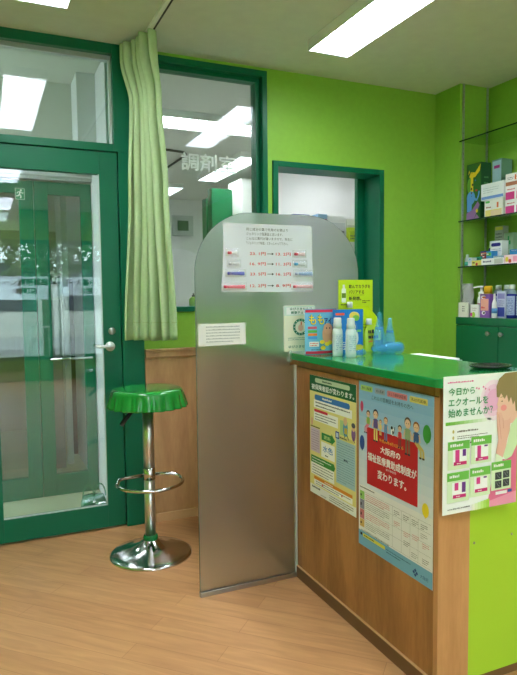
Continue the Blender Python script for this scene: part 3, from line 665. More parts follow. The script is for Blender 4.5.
def poster2():
    W_, H_ = .424, .628; b = MB(); b.prism([(0,0),(W_,0),(W_,H_),(0,H_)], 0, .0006, PAPER); b.T = TF((0,0,.0006),(0,0,0))
    U = lambda u: u*W_; V = lambda v: v*H_
    def R_(u0,v0,u1,v1,c,k=1): b.rect(U(u0),V(v0),U(u1),V(v1),ink(c),k)
    for i in range(12):
        t_ = i/11; R_(0,.37+.63*i/12,1,.37+.63*(i+1)/12,tuple(int(p_+(q_-p_)*t_**1.2) for p_,q_ in zip((222,228,238),(124,174,212))))
    R_(0,.09,1,.37,(236,236,238)); R_(0,0,1,.09,(118,176,210),2)
    for (u0,u1,c,s_) in ((.03,.21,(170,206,110),'障がい者医療'),(.245,.39,(150,160,172),'老人医療'),(.42,.685,(214,124,132),'ひとり親家庭医療'),(.715,.93,(222,206,110),'乳幼児医療')):
        b.rr(U(u0),V(.945),U(u1),V(.978),ink(c),2,.004); b.text(s_,U(u0+.02),V(.953),U(u1-.02),V(.970),INK,3)
    b.text('これらの医療証をお持ちの方へ',U(.20),V(.905),U(.76),V(.930),INK,3)
    R_(.13,.395,.82,.735,(196,28,40),3)
    b.text('平成30年4月1日から',U(.31),V(.672),U(.64),V(.692),ink((236,196,60)),4)
    b.text('大阪府の',U(.33),V(.610),U(.60),V(.650),PAPER,4,.0008)
    b.text('福祉医療費助成制度が',U(.145),V(.540),U(.805),V(.588),PAPER,4,.0008)
    b.text('自己負担等',U(.41),V(.520),U(.55),V(.533),PAPER,4)
    b.text('変わります。',U(.29),V(.455),U(.68),V(.505),PAPER,4,.0008)
    for (u,v,rx,ry,c) in ((.05,.85,.010,.020,(216,70,110)),(.055,.63,.016,.028,(44,70,150)),(.925,.80,.020,.030,(60,150,60)),(.915,.40,.017,.024,(236,210,40))):
        b.ell(U(u),V(v),rx,ry,ink(c),4); b.flat([(U(u)-.003,V(v)-ry-.003),(U(u)+.003,V(v)-ry-.003),(U(u),V(v)-ry+.004)],ink(c),4)
    person(b,U(.15),V(.70),.085,(70,46,36),(150,186,90),(226,130,150),lean=-.016)
    person(b,U(.26),V(.67),.115,(50,40,60),(110,90,150),(226,210,120))
    person(b,U(.33),V(.71),.058,(150,110,70),(236,210,120),(230,200,120))
    person(b,U(.405),V(.69),.085,(150,96,50),(110,150,200),(90,130,190))
    person(b,U(.595),V(.68),.078,(60,40,36),(206,60,70),(120,60,60))
    person(b,U(.695),V(.66),.125,(96,76,60),(150,176,130),(130,100,76))
    person(b,U(.80),V(.665),.115,(150,86,46),(60,90,140),(210,186,110),lean=.03)
    b.ell(U(.50),V(.755),.010,.014,PAPER,5); b.ell(U(.49),V(.775),.006,.006,INK,6); b.ell(U(.505),V(.75),.004,.008,INK,6); b.line([(U(.515),V(.745)),(U(.53),V(.785))],.003,INK,5)
    for v0,v1,c in ((.285,.335,(150,200,110)),(.225,.283,(140,140,164)),(.165,.223,(206,120,130)),(.115,.163,(224,186,110))): R_(.02,v0,.09,v1,c,2); b.dashes(U(.03),V(v0+.01),U(.08),V(v1-.01),1,INK,3,.5,.008)
    b.dashes(U(.02),V(.352),U(.42),V(.366),1,INK,3,.5,.006,3)
    RD = ink((200,90,100))
    for i, v in enumerate((.30,.25,.19,.13)):
        b.dashes(U(.11),V(v-.015),U(.46),V(v+.03),4,RD if i % 2 == 0 else GREY,3,.35,.006,20+i)
    for u in (.50,.62,.73,.83): b.line([(U(u),V(.335)),(U(u),V(.10))],.0008,GREY,2)
    for v in (.335,.285,.225,.165,.10): b.line([(U(.09),V(v)),(U(.98),V(v))],.0007,GREY,2)
    for u,v,m_ in ((.52,.31,INK),(.52,.25,RD),(.65,.22,RD),(.86,.31,INK),(.75,.31,INK),(.76,.23,RD),(.88,.21,RD),(.64,.31,INK),(.75,.13,GREY),(.88,.13,INK),(.86,.26,GREY),(.65,.17,INK)):
        b.dashes(U(u),V(v-.02),U(u+.08),V(v+.012),3,m_,3,.35,.006,int(u*100+v*1000))
    b.dashes(U(.04),V(.088),U(.96),V(.102),1,GREY,3,.5,.006,31)
    b.rect(U(.03),V(.062),U(.06),V(.078),INK,4); R_(.07,.058,.40,.078,(228,220,90),4); b.dashes(U(.09),V(.062),U(.38),V(.076),1,INK,5,.5,.008,4); b.dashes(U(.42),V(.045),U(.74),V(.075),2,ink((50,90,130)),4,.4,.006,33)
    NV = ink((28,66,140)); cx, cy, q = U(.80), V(.038), .008
    for dx, dy in ((-q,0),(q,0),(0,q),(0,-q)): b.flat([(cx+dx-q*.8,cy+dy),(cx+dx,cy+dy-q*.8),(cx+dx+q*.8,cy+dy),(cx+dx,cy+dy+q*.8)],NV,4)
    b.text('大阪府',U(.86),V(.028),U(.955),V(.048),NV,4)
    tag(b.build('welfare_poster', None, (1.2765,1.938,.349), SIDE), 'blue poster with red square and cartoon family on the counter front', 'poster')
poster2()
def poster3():
    W_, H_ = .306, .434; b = MB(); b.prism([(0,0),(W_,0),(W_,H_),(0,H_)], 0, .0006, mat('poster_stock',(240,242,240),.45)); b.T = TF((0,0,.0006),(0,0,0))
    U = lambda u: u*W_; V = lambda v: v*H_
    def R_(u0,v0,u1,v1,c,k=1): b.rect(U(u0),V(v0),U(u1),V(v1),ink(c),k)
    P = lambda pts: [(U(u),V(v)) for u,v in pts]
    G = ink((66,150,96)); PK = (214,60,140)
    b.dashes(U(.05),V(.945),U(.45),V(.965),1,ink((222,90,150)),2,.6,.008,2)
    b.text('今日から',U(.06),V(.862),U(.40),V(.915),G,9,.0006); b.text('エクオールを',U(.06),V(.785),U(.58),V(.838),G,9,.0006); b.text('始めませんか？',U(.06),V(.705),U(.645),V(.765),G,9,.0006)
    for u,v in ((.43,.90),(.46,.895),(.52,.905),(.55,.89),(.68,.875),(.71,.87),(.74,.868),(.60,.88)): b.ell(U(u),V(v),.0035,.0035,ink((232,130,170)),3,8)
    for i in range(10):
        t_ = i/9; R_(.03+.06*i,.648,.03+.06*(i+1),.672,tuple(int(p_+(q_-p_)*t_) for p_,q_ in zip((110,180,60),(240,242,240))),2)
    for i in range(3):
        v = .60-.045*i; b.ell(U(.13),V(v),.004,.006,ink((206,190,110)),3,10); b.dashes(U(.18),V(v-.016),U(.60),V(v+.014),1 if i != 1 else 2,ink((110,100,96)),3,.45,.007,40+i)
    # woman in profile
    for i,(rx,c) in enumerate(((.055,(244,222,236)),(.043,(240,200,226)),(.030,(236,176,212)))): b.ell(U(.66),V(.80),rx,rx*1.2,ink(c),2+i)
    SK = ink((236,190,168)); HR = ink((146,126,84))
    b.flat(P([(.72,.79),(.74,.90),(.82,.97),(.95,.99),(1,.97),(1,.62),(.80,.60)]),SK,6)
    b.flat(P([(.70,.82),(.695,.90),(.73,.955),(.81,.992),(1,.998),(1,.70),(.97,.70),(.955,.78),(.93,.75),(.90,.81),(.87,.77),(.84,.83),(.81,.80),(.76,.845),(.735,.815)]),HR,7)
    b.flat(P([(.735,.815),(.705,.765),(.72,.745),(.705,.725),(.72,.70),(.71,.68),(.75,.65),(.80,.64),(.86,.70),(.84,.82)]),SK,6.6)
    b.ell(U(.775),V(.785),.0035,.0018,ink((110,80,60)),8,10); b.line(P([(.75,.815),(.80,.82)]),.0018,HR,8); b.ell(U(.80),V(.735),.013,.010,ink((240,150,146)),7)
    b.flat(P([(.70,.71),(.77,.70),(.80,.64),(.86,.64),(.90,.66),(.89,.56),(.86,.50),(.84,.44),(.80,.36),(.70,.40),(.73,.50),(.71,.60)]),ink((232,180,160)),8)
    b.line(P([(.73,.69),(.75,.60),(.77,.50)]),.0015,ink((206,140,126)),9); b.line(P([(.79,.66),(.80,.58)]),.0015,ink((206,140,126)),9)
    b.flat(P([(.86,.48),(.90,.60),(1,.66),(1,.45),(.92,.36),(.84,.34),(.80,.37)]),ink((206,226,180)),9)
    b.flat(P([(.70,.28),(.74,.36),(.84,.34),(.92,.37),(1,.46),(1,.0),(.62,.0),(.60,.05),(.66,.22)]),ink((226,110,150)),5)
    b.flat(P([(.70,.40),(.80,.36),(.78,.28),(.68,.27)]),ink((222,232,206)),6)
    b.flat(P([(.62,0),(.60,.045),(1,.09),(1,0)]),ink((236,150,180)),6)
    def panel(u0,v0,u1,v1,hgt,k=10):
        R_(u0,v0,u1,v1,(214,232,196),k); R_(u0,v1-hgt,u1,v1,(110,186,76),k+1); b.dashes(U(u0+.03),V(v1-hgt*.75),U(u1-.03),V(v1-hgt*.25),1,PAPER,k+2,.7,.008,int(u0*99))
    panel(.055,.325,.34,.53,.062); panel(.36,.345,.635,.545,.062); panel(.05,.085,.335,.305,.062); panel(.35,.10,.625,.315,.062); panel(.64,.12,.915,.335,.062)
    for (u,v,w1,h1,w2,h2) in ((.15,.375,.055,.09,.045,.05),(.44,.385,.05,.09,.045,.012),(.145,.135,.05,.055,.05,.075),(.435,.15,.05,.05,.045,.012)):
        R_(u-.03,v-.01,u+.15,v+.095,(244,244,244),12); R_(u,v+.092-h1,u+w1,v+.092,PK,13); R_(u+.095,v+.092-h2,u+.095+w2,v+.092,(110,50,140),13)
        R_(u-.02,v-.02,u+.15,v+.005,(206,40,120),13); b.dashes(U(u+.02),V(v-.015),U(u+.11),V(v),1,PAPER,14,.6,.006,3)
    for u0,v0 in ((.69,.20),(.80,.205),(.69,.135),(.80,.14)): R_(u0,v0,u0+.09,v0+.055,(60,64,66),13); b.line(P([(u0+.02,v0+.045),(u0+.04,v0+.02),(u0+.07,v0+.01)]),.002,GREY,14); b.line(P([(u0+.05,v0+.05),(u0+.065,v0+.03)]),.002,GREY,14)
    R_(.70,.085,.86,.108,(246,240,244),12); R_(.87,.09,.93,.112,(60,90,170),12)
    for i in range(6):
        t_ = i/5; R_(.38+.04*i,.0,.42+.04*i,.045+.004*i,tuple(int(p_+(q_-p_)*t_) for p_,q_ in zip((236,240,220),(160,210,70))),7)
    b.dashes(U(.06),V(.028),U(.42),V(.048),1,GREY,9,.5,.008,77)
    tag(b.build('supplement_poster', None, (1.268,1.4635,.612), FRONT), 'white and pink poster of a woman in profile on the counter end', 'poster')
poster3()

# ------------------------------------------------------------------ things on the counter
Z = CZ+.0005
cd = MB(); cd.prism([(0,0),(.158,0),(.158,.205),(0,.205)], 0, .003, mat('card_cream',(232,232,206),.5)); cd.T = TF((0,0,.003),(0,0,0))
cd.rect(0,.160,.158,.202,ink((206,224,214)),1); cd.rect(.012,.165,.146,.197,PAPER,2); cd.text('ゆびさきセルフ',.030,.184,.14,.196,G_ := ink((40,130,96)),3,.0003); cd.text('健康チェック',.034,.168,.13,.180,G_,3,.0003)
cd.ell(.083,.108,.038,.038,G_,2,32); cd.ell(.083,.108,.027,.027,ink((240,238,216)),3,28); cd.ell(.083,.105,.013,.015,ink((236,196,170)),4); cd.ell(.086,.125,.0035,.009,ink((230,120,90)),5)
for i in range(14):
    a_ = 2*PI*i/14; cd.ell(.083+.0325*math.cos(a_),.108+.0325*math.sin(a_),.0025,.0025,PAPER,3,8)
cd.dashes(.02,.048,.14,.064,2,ink((100,150,130)),2,.4,.006,3); cd.text('ゆびさきセルフ',.022,.014,.136,.026,G_,2,.0003)
tag(cd.build('health_check_card', None, (1.212,2.4440,1.048), FRONT), 'cream and green health check card stuck at the screen foot', 'card')

def pouch(name, w_, h_, d_, col, label, cat, loc, rz=0, gfx=None, shoulder=0, group=None):
    o = thing(name, label, cat, loc, None, rz)
    b = MB(); nx, nz_ = 14, 16; M_ = mat('pouch_%02x%02x%02x' % col, col, .25, bump=.15, scale=12)
    for sgn in (-1, 1):
        vs = []
        for j in range(nz_+1):
            v = j/nz_; sh_ = w_/2
            if shoulder and v > .72: sh_ = w_/2-(shoulder*(v-.72)/.28)
            for i in range(nx+1):
                u = i/nx*2-1; bulge = (1-abs(u)**3)*(1-v)**.45*(1 if v < .93 else .4)
                vs.append((u*sh_, sgn*d_/2*max(.03,bulge), v*h_))
        fs = [(j*(nx+1)+i, j*(nx+1)+i+1, (j+1)*(nx+1)+i+1, (j+1)*(nx+1)+i) for j in range(nz_) for i in range(nx)]
        if sgn > 0: fs = [f_[::-1] for f_ in fs]
        b.add(vs, fs, M_, True)
    b.add([(-w_/2,-d_*.015,0),(w_/2,-d_*.015,0),(w_/2,d_*.015,0),(-w_/2,d_*.015,0)], [(0,3,2,1)], M_)
    body = b.build('pouch_body', o)
    if gfx:                                   # printed front follows the bulge
        g_ = MB(); g_.lay = .0003; gfx(g_, w_, h_)
        out = []
        for x, y, z in g_.v:
            u = x/(w_/2); v = min(max(y/h_,0),1); bulge = (1-min(abs(u),1)**3)*(1-v)**.45*(1 if v < .93 else .4)
            out.append((x, -d_/2*max(.03,bulge)-.0012-z, y))
        g_.v = out
        # subdivide coarse polygons so they follow the surface
        import bmesh
        ob = g_.build('printed_front', o)
        bm = bmesh.new(); bm.from_mesh(ob.data)
        bm.free()
    return o
def grid_rect(b, x0,y0,x1,y1,m,k=1,n=8):
    for i in range(n):
        for j in range(n):
            xa, xb = x0+(x1-x0)*i/n, x0+(x1-x0)*(i+1)/n; ya, yb = y0+(y1-y0)*j/n, y0+(y1-y0)*(j+1)/n
            b.rect(xa,ya,xb,yb,m,k)
def g_momo(b, w_, h_):
    b.lay = .0006
    h2 = w_/2
    grid_rect(b,-h2*.98,h_*.925,h2*.98,h_*.985,ink((206,40,80)),1); grid_rect(b,-h2*.98,.002,h2*.98,h_*.07,ink((196,30,70)),1)
    b.text('もも',-h2*.80,h_*.66,h2*.10,h_*.87,ink((26,60,140)),3,.0022); b.text('もも',-h2*.80,h_*.66,h2*.10,h_*.87,ink((246,226,40)),6,.0008)
    b.text('アイス',h2*.14,h_*.66,h2*.85,h_*.80,ink((26,60,140)),3,.001)
    for v,c in ((.56,(206,90,110)),(.48,(90,180,70)),(.41,(236,130,50)),(.34,(60,150,220))): b.rr(-h2*.86,h_*v,-h2*.35,h_*(v+.055),ink(c),3,.002)
    b.ell(h2*.35,h_*.42,.030,.045,ink((222,160,130)),3); b.ell(h2*.35,h_*.56,.024,.024,ink((226,166,136)),4); b.ell(h2*.25,h_*.57,.003,.004,INK,5,8); b.ell(h2*.45,h_*.57,.003,.004,INK,5,8)
    for u,v in ((-.05,.27),(.25,.22),(.0,.14),(.45,.25)): b.ell(h2*u,h_*v,.012,.009,ink((246,220,50)),5)
    b.rr(-h2*.8,h_*.17,-h2*.25,h_*.28,PAPER,3,.003); b.dashes(-h2*.75,h_*.18,-h2*.3,h_*.27,2,RED,4,.5,.007)
    b.dashes(-h2*.7,h_*.09,h2*.4,h_*.12,1,INK,4,.5,.008)
pouch('candy_pouch', .160, .198, .035, (110,186,226), 'light blue pouch with red bands and yellow lettering on the counter', 'pouch', (1.345,2.345,Z), 0, g_momo)
def g_blue(b, w_, h_):
    b.lay = .0006; h2 = w_/2
    b.rr(-h2*.85,h_*.87,-h2*.3,h_*.92,ink((230,90,60)),3,.002)
    b.ell(h2*.35,h_*.84,.028,.020,ink((226,206,90)),3); b.ell(h2*.45,h_*.80,.018,.013,ink((120,190,70)),4)
    b.ell(h2*.2,h_*.58,.026,.030,ink((60,120,200)),3); b.ell(h2*.2,h_*.60,.016,.018,PAPER,4); b.ell(h2*.2,h_*.35,.030,.042,PAPER,3); b.ell(h2*.2,h_*.35,.018,.026,ink((120,170,220)),4)
    b.rr(h2*.0,h_*.48,h2*.8,h_*.53,ink((120,200,110)),5,.003); b.ell(h2*.6,h_*.12,.030,.014,ink((236,220,80)),4); b.dashes(-h2*.9,h_*.08,h2*.1,h_*.28,4,PAPER,3,.5,.008)
pouch('snack_pouch', .158, .194, .032, (36,120,204), 'bright blue pouch standing behind the two white bottles', 'pouch', (1.466,2.315,Z), 0, g_blue)

def foam_bottle(label, loc):
    o = thing('foam_bottle', label, 'bottle', loc, None)
    MB().lathe([(0,0),(.019,0),(.0215,.003),(.0215,.100),(.0205,.110),(.017,.118),(.0165,.124)], (0,0,0), mat('bottle_white',(232,236,244),.3), 32).build('bottle_body', o)
    MB().lathe([(.0180,.118),(.0180,.136),(.0165,.142),(.0165,.158),(.014,.163),(0,.163)], (0,0,0), mat('clear_cap',(214,220,224),.15), 28).build('cap', o)
    l = MB(); seg = 14; vs = []
    for i in range(seg+1):
        a_ = math.radians(180+10+160*i/seg)
        for z in (.02,.095): vs.append((.0218*math.cos(a_), .0218*math.sin(a_), z))
    l.add(vs, [(2*i,2*i+2,2*i+3,2*i+1) for i in range(seg)], mat('bottle_label',(214,222,232),.5), True)
    R = random.Random(5)
    for k_ in range(8):
        z = .028+k_*.008
        for i in range(3,11):
            if R.random() < .75:
                a0, a1 = math.radians(190+11.4*i), math.radians(190+11.4*i+8)
                l.add([(.0220*math.cos(a),.0220*math.sin(a),zz) for a,zz in ((a0,z),(a1,z),(a1,z+.003),(a0,z+.003))], [(0,1,2,3)], ink((120,150,190)))
    l.build('printed_label', o)
foam_bottle('left white foam pump bottle standing before the pouches', (1.355,2.222,Z))
foam_bottle('right white foam pump bottle nearer the counter edge', (1.375,2.150,Z))

# lime display
hc = MB(); hc.prism([(0,0),(.186,0),(.186,.327),(0,.327)], 0, .003, mat('lime_card',(196,220,26),.5)); hc.T = TF((0,0,.003),(0,0,0))
hc.text('飲んでカラダを',.055,.288,.172,.305,INK,2,.0004); hc.text('バリアする',.055,.262,.138,.279,INK,2,.0004); hc.text('新発想。',.055,.232,.122,.250,INK,2,.0004)
hc.line([(.052,.257),(.140,.257)],.001,INK,2)
hc.rr(.016,.222,.040,.288,ink((236,240,230)),2,.006); hc.rr(.022,.288,.034,.305,ink((225,230,220)),2,.003); hc.rr(.017,.244,.039,.266,ink((110,140,40)),3,.002)
hc.dashes(.128,.218,.172,.234,2,INK,2,.5,.005); hc.dashes(.012,.208,.115,.218,1,INK,2,.5,.006)
tag(hc.build('display_card', None, (1.478,2.417,Z), FRONT), 'lime green upright display card with black lettering at the back of the counter', 'card')
def g_lime(b, w_, h_):
    b.lay = .0006; b.dashes(-w_*.3,h_*.5,w_*.3,h_*.62,2,ink((120,150,20)),2,.5,.008)
def spout(o, h_, x=0):
    MB().lathe([(.013,h_-.006),(.013,h_+.018),(.011,h_+.021),(0,h_+.021)], (x,0,0), WP, 18).build('spout_cap', o)
o = pouch('drink_pouch', .20, .205, .03, (196,222,30), 'large lime green spout pouch before the display card', 'pouch', (1.578,2.390,Z), 0, g_lime, .055); spout(o, .205, -.055)
def g_lime2(b, w_, h_):
    b.lay = .0006; h2 = w_/2
    b.dashes(-h2*.7,h_*.60,h2*.7,h_*.78,1,INK,3,.8,.012,4); b.dashes(-h2*.7,h_*.42,h2*.8,h_*.58,1,INK,3,.8,.014,6); b.rr(-h2*.7,h_*.33,h2*.6,h_*.39,ink((236,150,60)),3,.002); b.ell(-h2*.2,h_*.12,.012,.014,ink((120,140,40)),3)
o = pouch('drink_pouch', .088, .128, .028, (206,226,60), 'small lime green spout pouch beside the blue pouch', 'pouch', (1.612,2.335,Z), 0, g_lime2, .02); spout(o, .128, -.022)

BL = clear_film('blue_plastic', (90,190,235), .36, .06); BL2 = clear_film('blue_plastic_deep', (40,150,220), .5, .08)
def nozzle_bottle(label, loc, rot=None, s_=1.0):
    o = thing('wash_bottle', label, 'bottle', loc, None)
    if rot: o.rotation_euler = rot
    p_ = [(0,0),(.027,0),(.030,.006),(.029,.045),(.027,.06),(.028,.066),(.025,.085),(.019,.105),(.017,.110),(.0185,.115),(.014,.135),(.010,.160),(.0095,.176),(.006,.180),(0,.180)]
    MB().lathe([(r*s_,z*s_) for r,z in p_], (0,0,0), BL, 28).build('bottle_body', o)
    MB().lathe([(.019*s_,.103*s_),(.0205*s_,.105*s_),(.0205*s_,.112*s_),(.019*s_,.114*s_)], (0,0,0), BL2, 24).build('collar', o)
    MB().lathe([(0,.004*s_),(.019*s_,.006*s_),(.020*s_,.03*s_),(.017*s_,.055*s_),(0,.056*s_)], (0,0,0), BL2, 20).build('inner_vessel', o)
    return o
nozzle_bottle('tall upright blue nozzle bottle at the right of the lime pouches', (1.596,2.262,Z))
b2 = nozzle_bottle('shorter upright blue nozzle bottle at the right end of the group', (1.652,2.262,Z), s_=.85)
b3 = nozzle_bottle('blue bottle lying on its side at the front of the group', (1.500,2.165,Z+.0235), rot=(0,-PI/2,math.radians(2)), s_=.86)
b3.location = (1.650,2.178,Z+.0262)
nozzle = MB().lathe([(0,0),(.012,0),(.014,.01),(.012,.03),(.006,.05),(0,.05)], (0,0,0), BL, 20)
o_ = nozzle.build('nozzle_cap', None, (1.46,2.178,Z+.0145), (0,-PI/2,0)); tag(o_, 'loose blue nozzle cap lying left of the lying bottle', 'cap')

# ------------------------------------------------------------------ wall niche: cabinet, shelves, uprights
bc = thing('base_cabinet', 'dark green base cabinet under the glass shelves', 'cabinet', (2.86,1.6,0))
MB().box(0,.248,0,1.565,0,1.098,GREEN2).build('cabinet_body', bc)
MB().box(-.018,.248,0,1.568,1.098,1.145,GREEN2).build('cabinet_top', bc, bevel=.002)
for k_, (a_, b__) in enumerate(((1.2,1.565),(.80,1.197),(.40,.797),(.0,.397))):
    dr = MB().box(-.018,-.001,a_+.002,b__-.001,.06,1.094,GREEN2).build('cabinet_door', bc, bevel=.0015)
    kn = MB().lathe([(.006,0),(.006,.012),(.013,.016),(.015,.022),(.011,.028),(0,.029)], (0,0,0), BRUSH, 22)
    ky = (a_+.068 if k_ % 2 == 0 else b__-.034)
    kn.v = [(-.018-z, ky+x, 1.05+y) for x,y,z in kn.v]
    kn.build('knob', dr)
for z, lb in ((2.288,'uppermost glass shelf in the green niche, empty'),(1.772,'middle glass shelf holding the giraffe box'),(1.475,'lower glass shelf crowded with small medicine boxes')):
    tag(MB().box(2.855,3.105,1.6,3.168,z-.008,z,SHELFGLASS).box(2.8545,2.8549,1.6,3.168,z-.008,z,mat('shelf_edge_green',(20,60,36),.2)).build('glass_shelf'), lb, 'shelf', 'glass shelves in the wall niche')
for x, lb in ((2.885,'front metal shelf upright at the niche edge'),(3.088,'rear metal shelf upright in the niche corner')):
    b = MB().box(-.0065,.0065,-.008,0,1.146,H-.001,ALU)
    for i in range(44): b.box(-.0015,.0015,-.0083,-.008,1.18+i*.033,1.188+i*.033,GREY)
    tag(b.build('shelf_upright', None, (x,3.1695,0)), lb, 'upright', 'metal uprights of the glass shelves')

def side_lines(c1, c2=None, rows=3, seed=1, bg=None):
    def g(b, w_, h_):
        if bg: b.rect(w_*.03,h_*.04,w_*.97,h_*.96,ink(bg),1)
        b.rect(w_*.05,h_*.68,w_*.8,h_*.9,ink(c1),2)
        b.dashes(w_*.08,h_*.70,w_*.75,h_*.88,1,PAPER,3,.6,h_*.12,seed)
        if c2: b.rect(w_*.05,h_*.10,w_*.95,h_*.3,ink(c2),2)
        b.dashes(w_*.08,h_*.34,w_*.9,h_*.64,rows,GREY,2,.4,h_*.09,seed+1)
    return g
G2 = 'medicine boxes on the middle glass shelf'
def g_gir(b, w_, h_):
    Y, B_, P_ = ink((236,206,40)), ink((96,160,226)), ink((160,110,170))
    b.rect(w_*.02,h_*.01,w_*.98,h_*.99,ink((44,104,38)),1)
    b.ell(w_*.25,h_*.62,w_*.22,h_*.14,ink((110,170,60)),2)
    b.flat([(w_*.28,h_*.45),(w_*.48,h_*.45),(w_*.46,h_*.78),(w_*.30,h_*.78)],Y,3); b.flat([(w_*.18,h_*.78),(w_*.30,h_*.86),(w_*.60,h_*.84),(w_*.98,h_*.97),(w_*.92,h_*.85),(w_*.60,h_*.76),(w_*.30,h_*.75)],Y,3)
    b.flat([(w_*.10,h_*.82),(w_*.22,h_*.86),(w_*.18,h_*.90)],Y,3); b.ell(w_*.38,h_*.84,.003,.004,INK,5,8)
    for u,v in ((.36,.56),(.42,.63),(.36,.49)): b.ell(w_*u,h_*v,.007,.009,ink((100,70,30)),4,10)
    b.ell(w_*.32,h_*.40,w_*.30,h_*.12,B_,4); b.flat([(w_*.05,h_*.16),(w_*.38,h_*.16),(w_*.42,h_*.42),(w_*.04,h_*.42)],B_,4.5)
    b.line([(w_*.55,h_*.40),(w_*.72,h_*.34),(w_*.86,h_*.42),(w_*.90,h_*.50)],.012,B_,5); b.ell(w_*.38,h_*.43,.003,.004,INK,6,8)
    b.flat([(w_*.02,h_*.02),(w_*.55,h_*.02),(w_*.95,h_*.26),(w_*.80,h_*.32),(w_*.40,h_*.18),(w_*.02,h_*.14)],P_,5); b.flat([(w_*.55,h_*.02),(w_*.95,h_*.02),(w_*.75,h_*.10)],P_,5)
    b.ell(w_*.76,h_*.16,.010,.012,Y,6); b.ell(w_*.70,h_*.52,.010,.006,RED,5,8)
    b.ell(w_*.62,h_*.70,.005,.005,ink((60,120,200)),3,8)
def g_dk(b, w_, h_): b.dashes(w_*.3,h_*.6,w_*.8,h_*.8,2,ink((90,150,90)),1,.3,.012,3)
simplebox('giraffe_box','tall green box printed with a yellow giraffe and blue elephant','box',2.915,3.0,3.035,3.16,1.7725,2.135,(26,84,38),None,g_dk,side=g_gir)
for z, lb in ((1.7725,'lower pale teal carton behind the giraffe box'),(1.9605,'upper pale teal carton stacked behind the giraffe box')):
    simplebox('medicine_box',lb,'box',3.003,3.09,2.95,3.03,z,z+.187,(120,160,146),G2,lambda b,w_,h_: b.dashes(w_*.1,h_*.2,w_*.8,h_*.4,2,ink((70,110,100)),1,.4,.01),side=lambda b,w_,h_:(b.rect(w_*.05,h_*.05,w_*.95,h_*.95,ink((170,205,215)),1),b.rect(w_*.2,h_*.7,w_*.8,h_*.8,ink((190,60,140)),2)))
simplebox('medicine_box','white carton with yellow squares under the blue striped carton','box',2.90,2.985,2.836,2.985,1.7725,1.8805,(238,236,230),G2,side=lambda b,w_,h_:(b.rect(w_*.05,h_*.05,w_*.95,h_*.42,ink((232,214,120)),1),b.rect(w_*.35,h_*.05,w_*.95,h_*.38,ink((226,200,160)),2),b.dashes(w_*.1,h_*.5,w_*.6,h_*.65,1,ink((150,90,60)),1,.6,.01),b.rect(w_*.68,h_*.5,w_*.78,h_*.8,ink((230,120,70)),2),b.rr(w_*.05,h_*.82,w_*.3,h_*.94,ink((90,190,90)),2)))
simplebox('medicine_box','wide white carton with a blue stripe topmost on the middle glass shelf','box',2.893,2.99,2.823,3.009,1.881,1.982,(240,242,244),G2,side=lambda b,w_,h_:(b.rect(w_*.02,h_*.05,w_*.98,h_*.22,ink((110,150,220)),1),b.dashes(w_*.1,h_*.4,w_*.8,h_*.8,3,ink((190,195,200)),1,.3,.012)))
for i, (z, hh) in enumerate(((1.7725,.082),(1.855,.082),(1.9375,.075))):
    f_ = (lambda b,w_,h_:(b.rect(w_*.55,h_*.05,w_*.98,h_*.6,ink((214,60,140)),1),b.ell(w_*.74,h_*.32,.014,.018,PAPER,2),b.rect(w_*.02,h_*.05,w_*.45,h_*.6,ink((214,60,140)),1),b.dashes(w_*.1,h_*.7,w_*.8,h_*.88,1,ink((200,80,80)),1,.5,.01))) if i < 2 else (lambda b,w_,h_:(b.rect(w_*.02,h_*.05,w_*.98,h_*.35,ink((176,110,80)),1),b.dashes(w_*.1,h_*.5,w_*.6,h_*.75,2,INK,1,.4,.01),b.rect(w_*.45,h_*.45,w_*.52,h_*.85,ink((226,110,60)),2)))
    simplebox('medicine_box',('lowest pink and white carton at the right end of the middle glass shelf','middle pink and white carton at the right end of the middle glass shelf','white carton with brown band stacked on the two pink cartons')[i],'box',2.90,2.98,2.66,2.817,z,z+hh,(240,236,236),G2,side=f_)

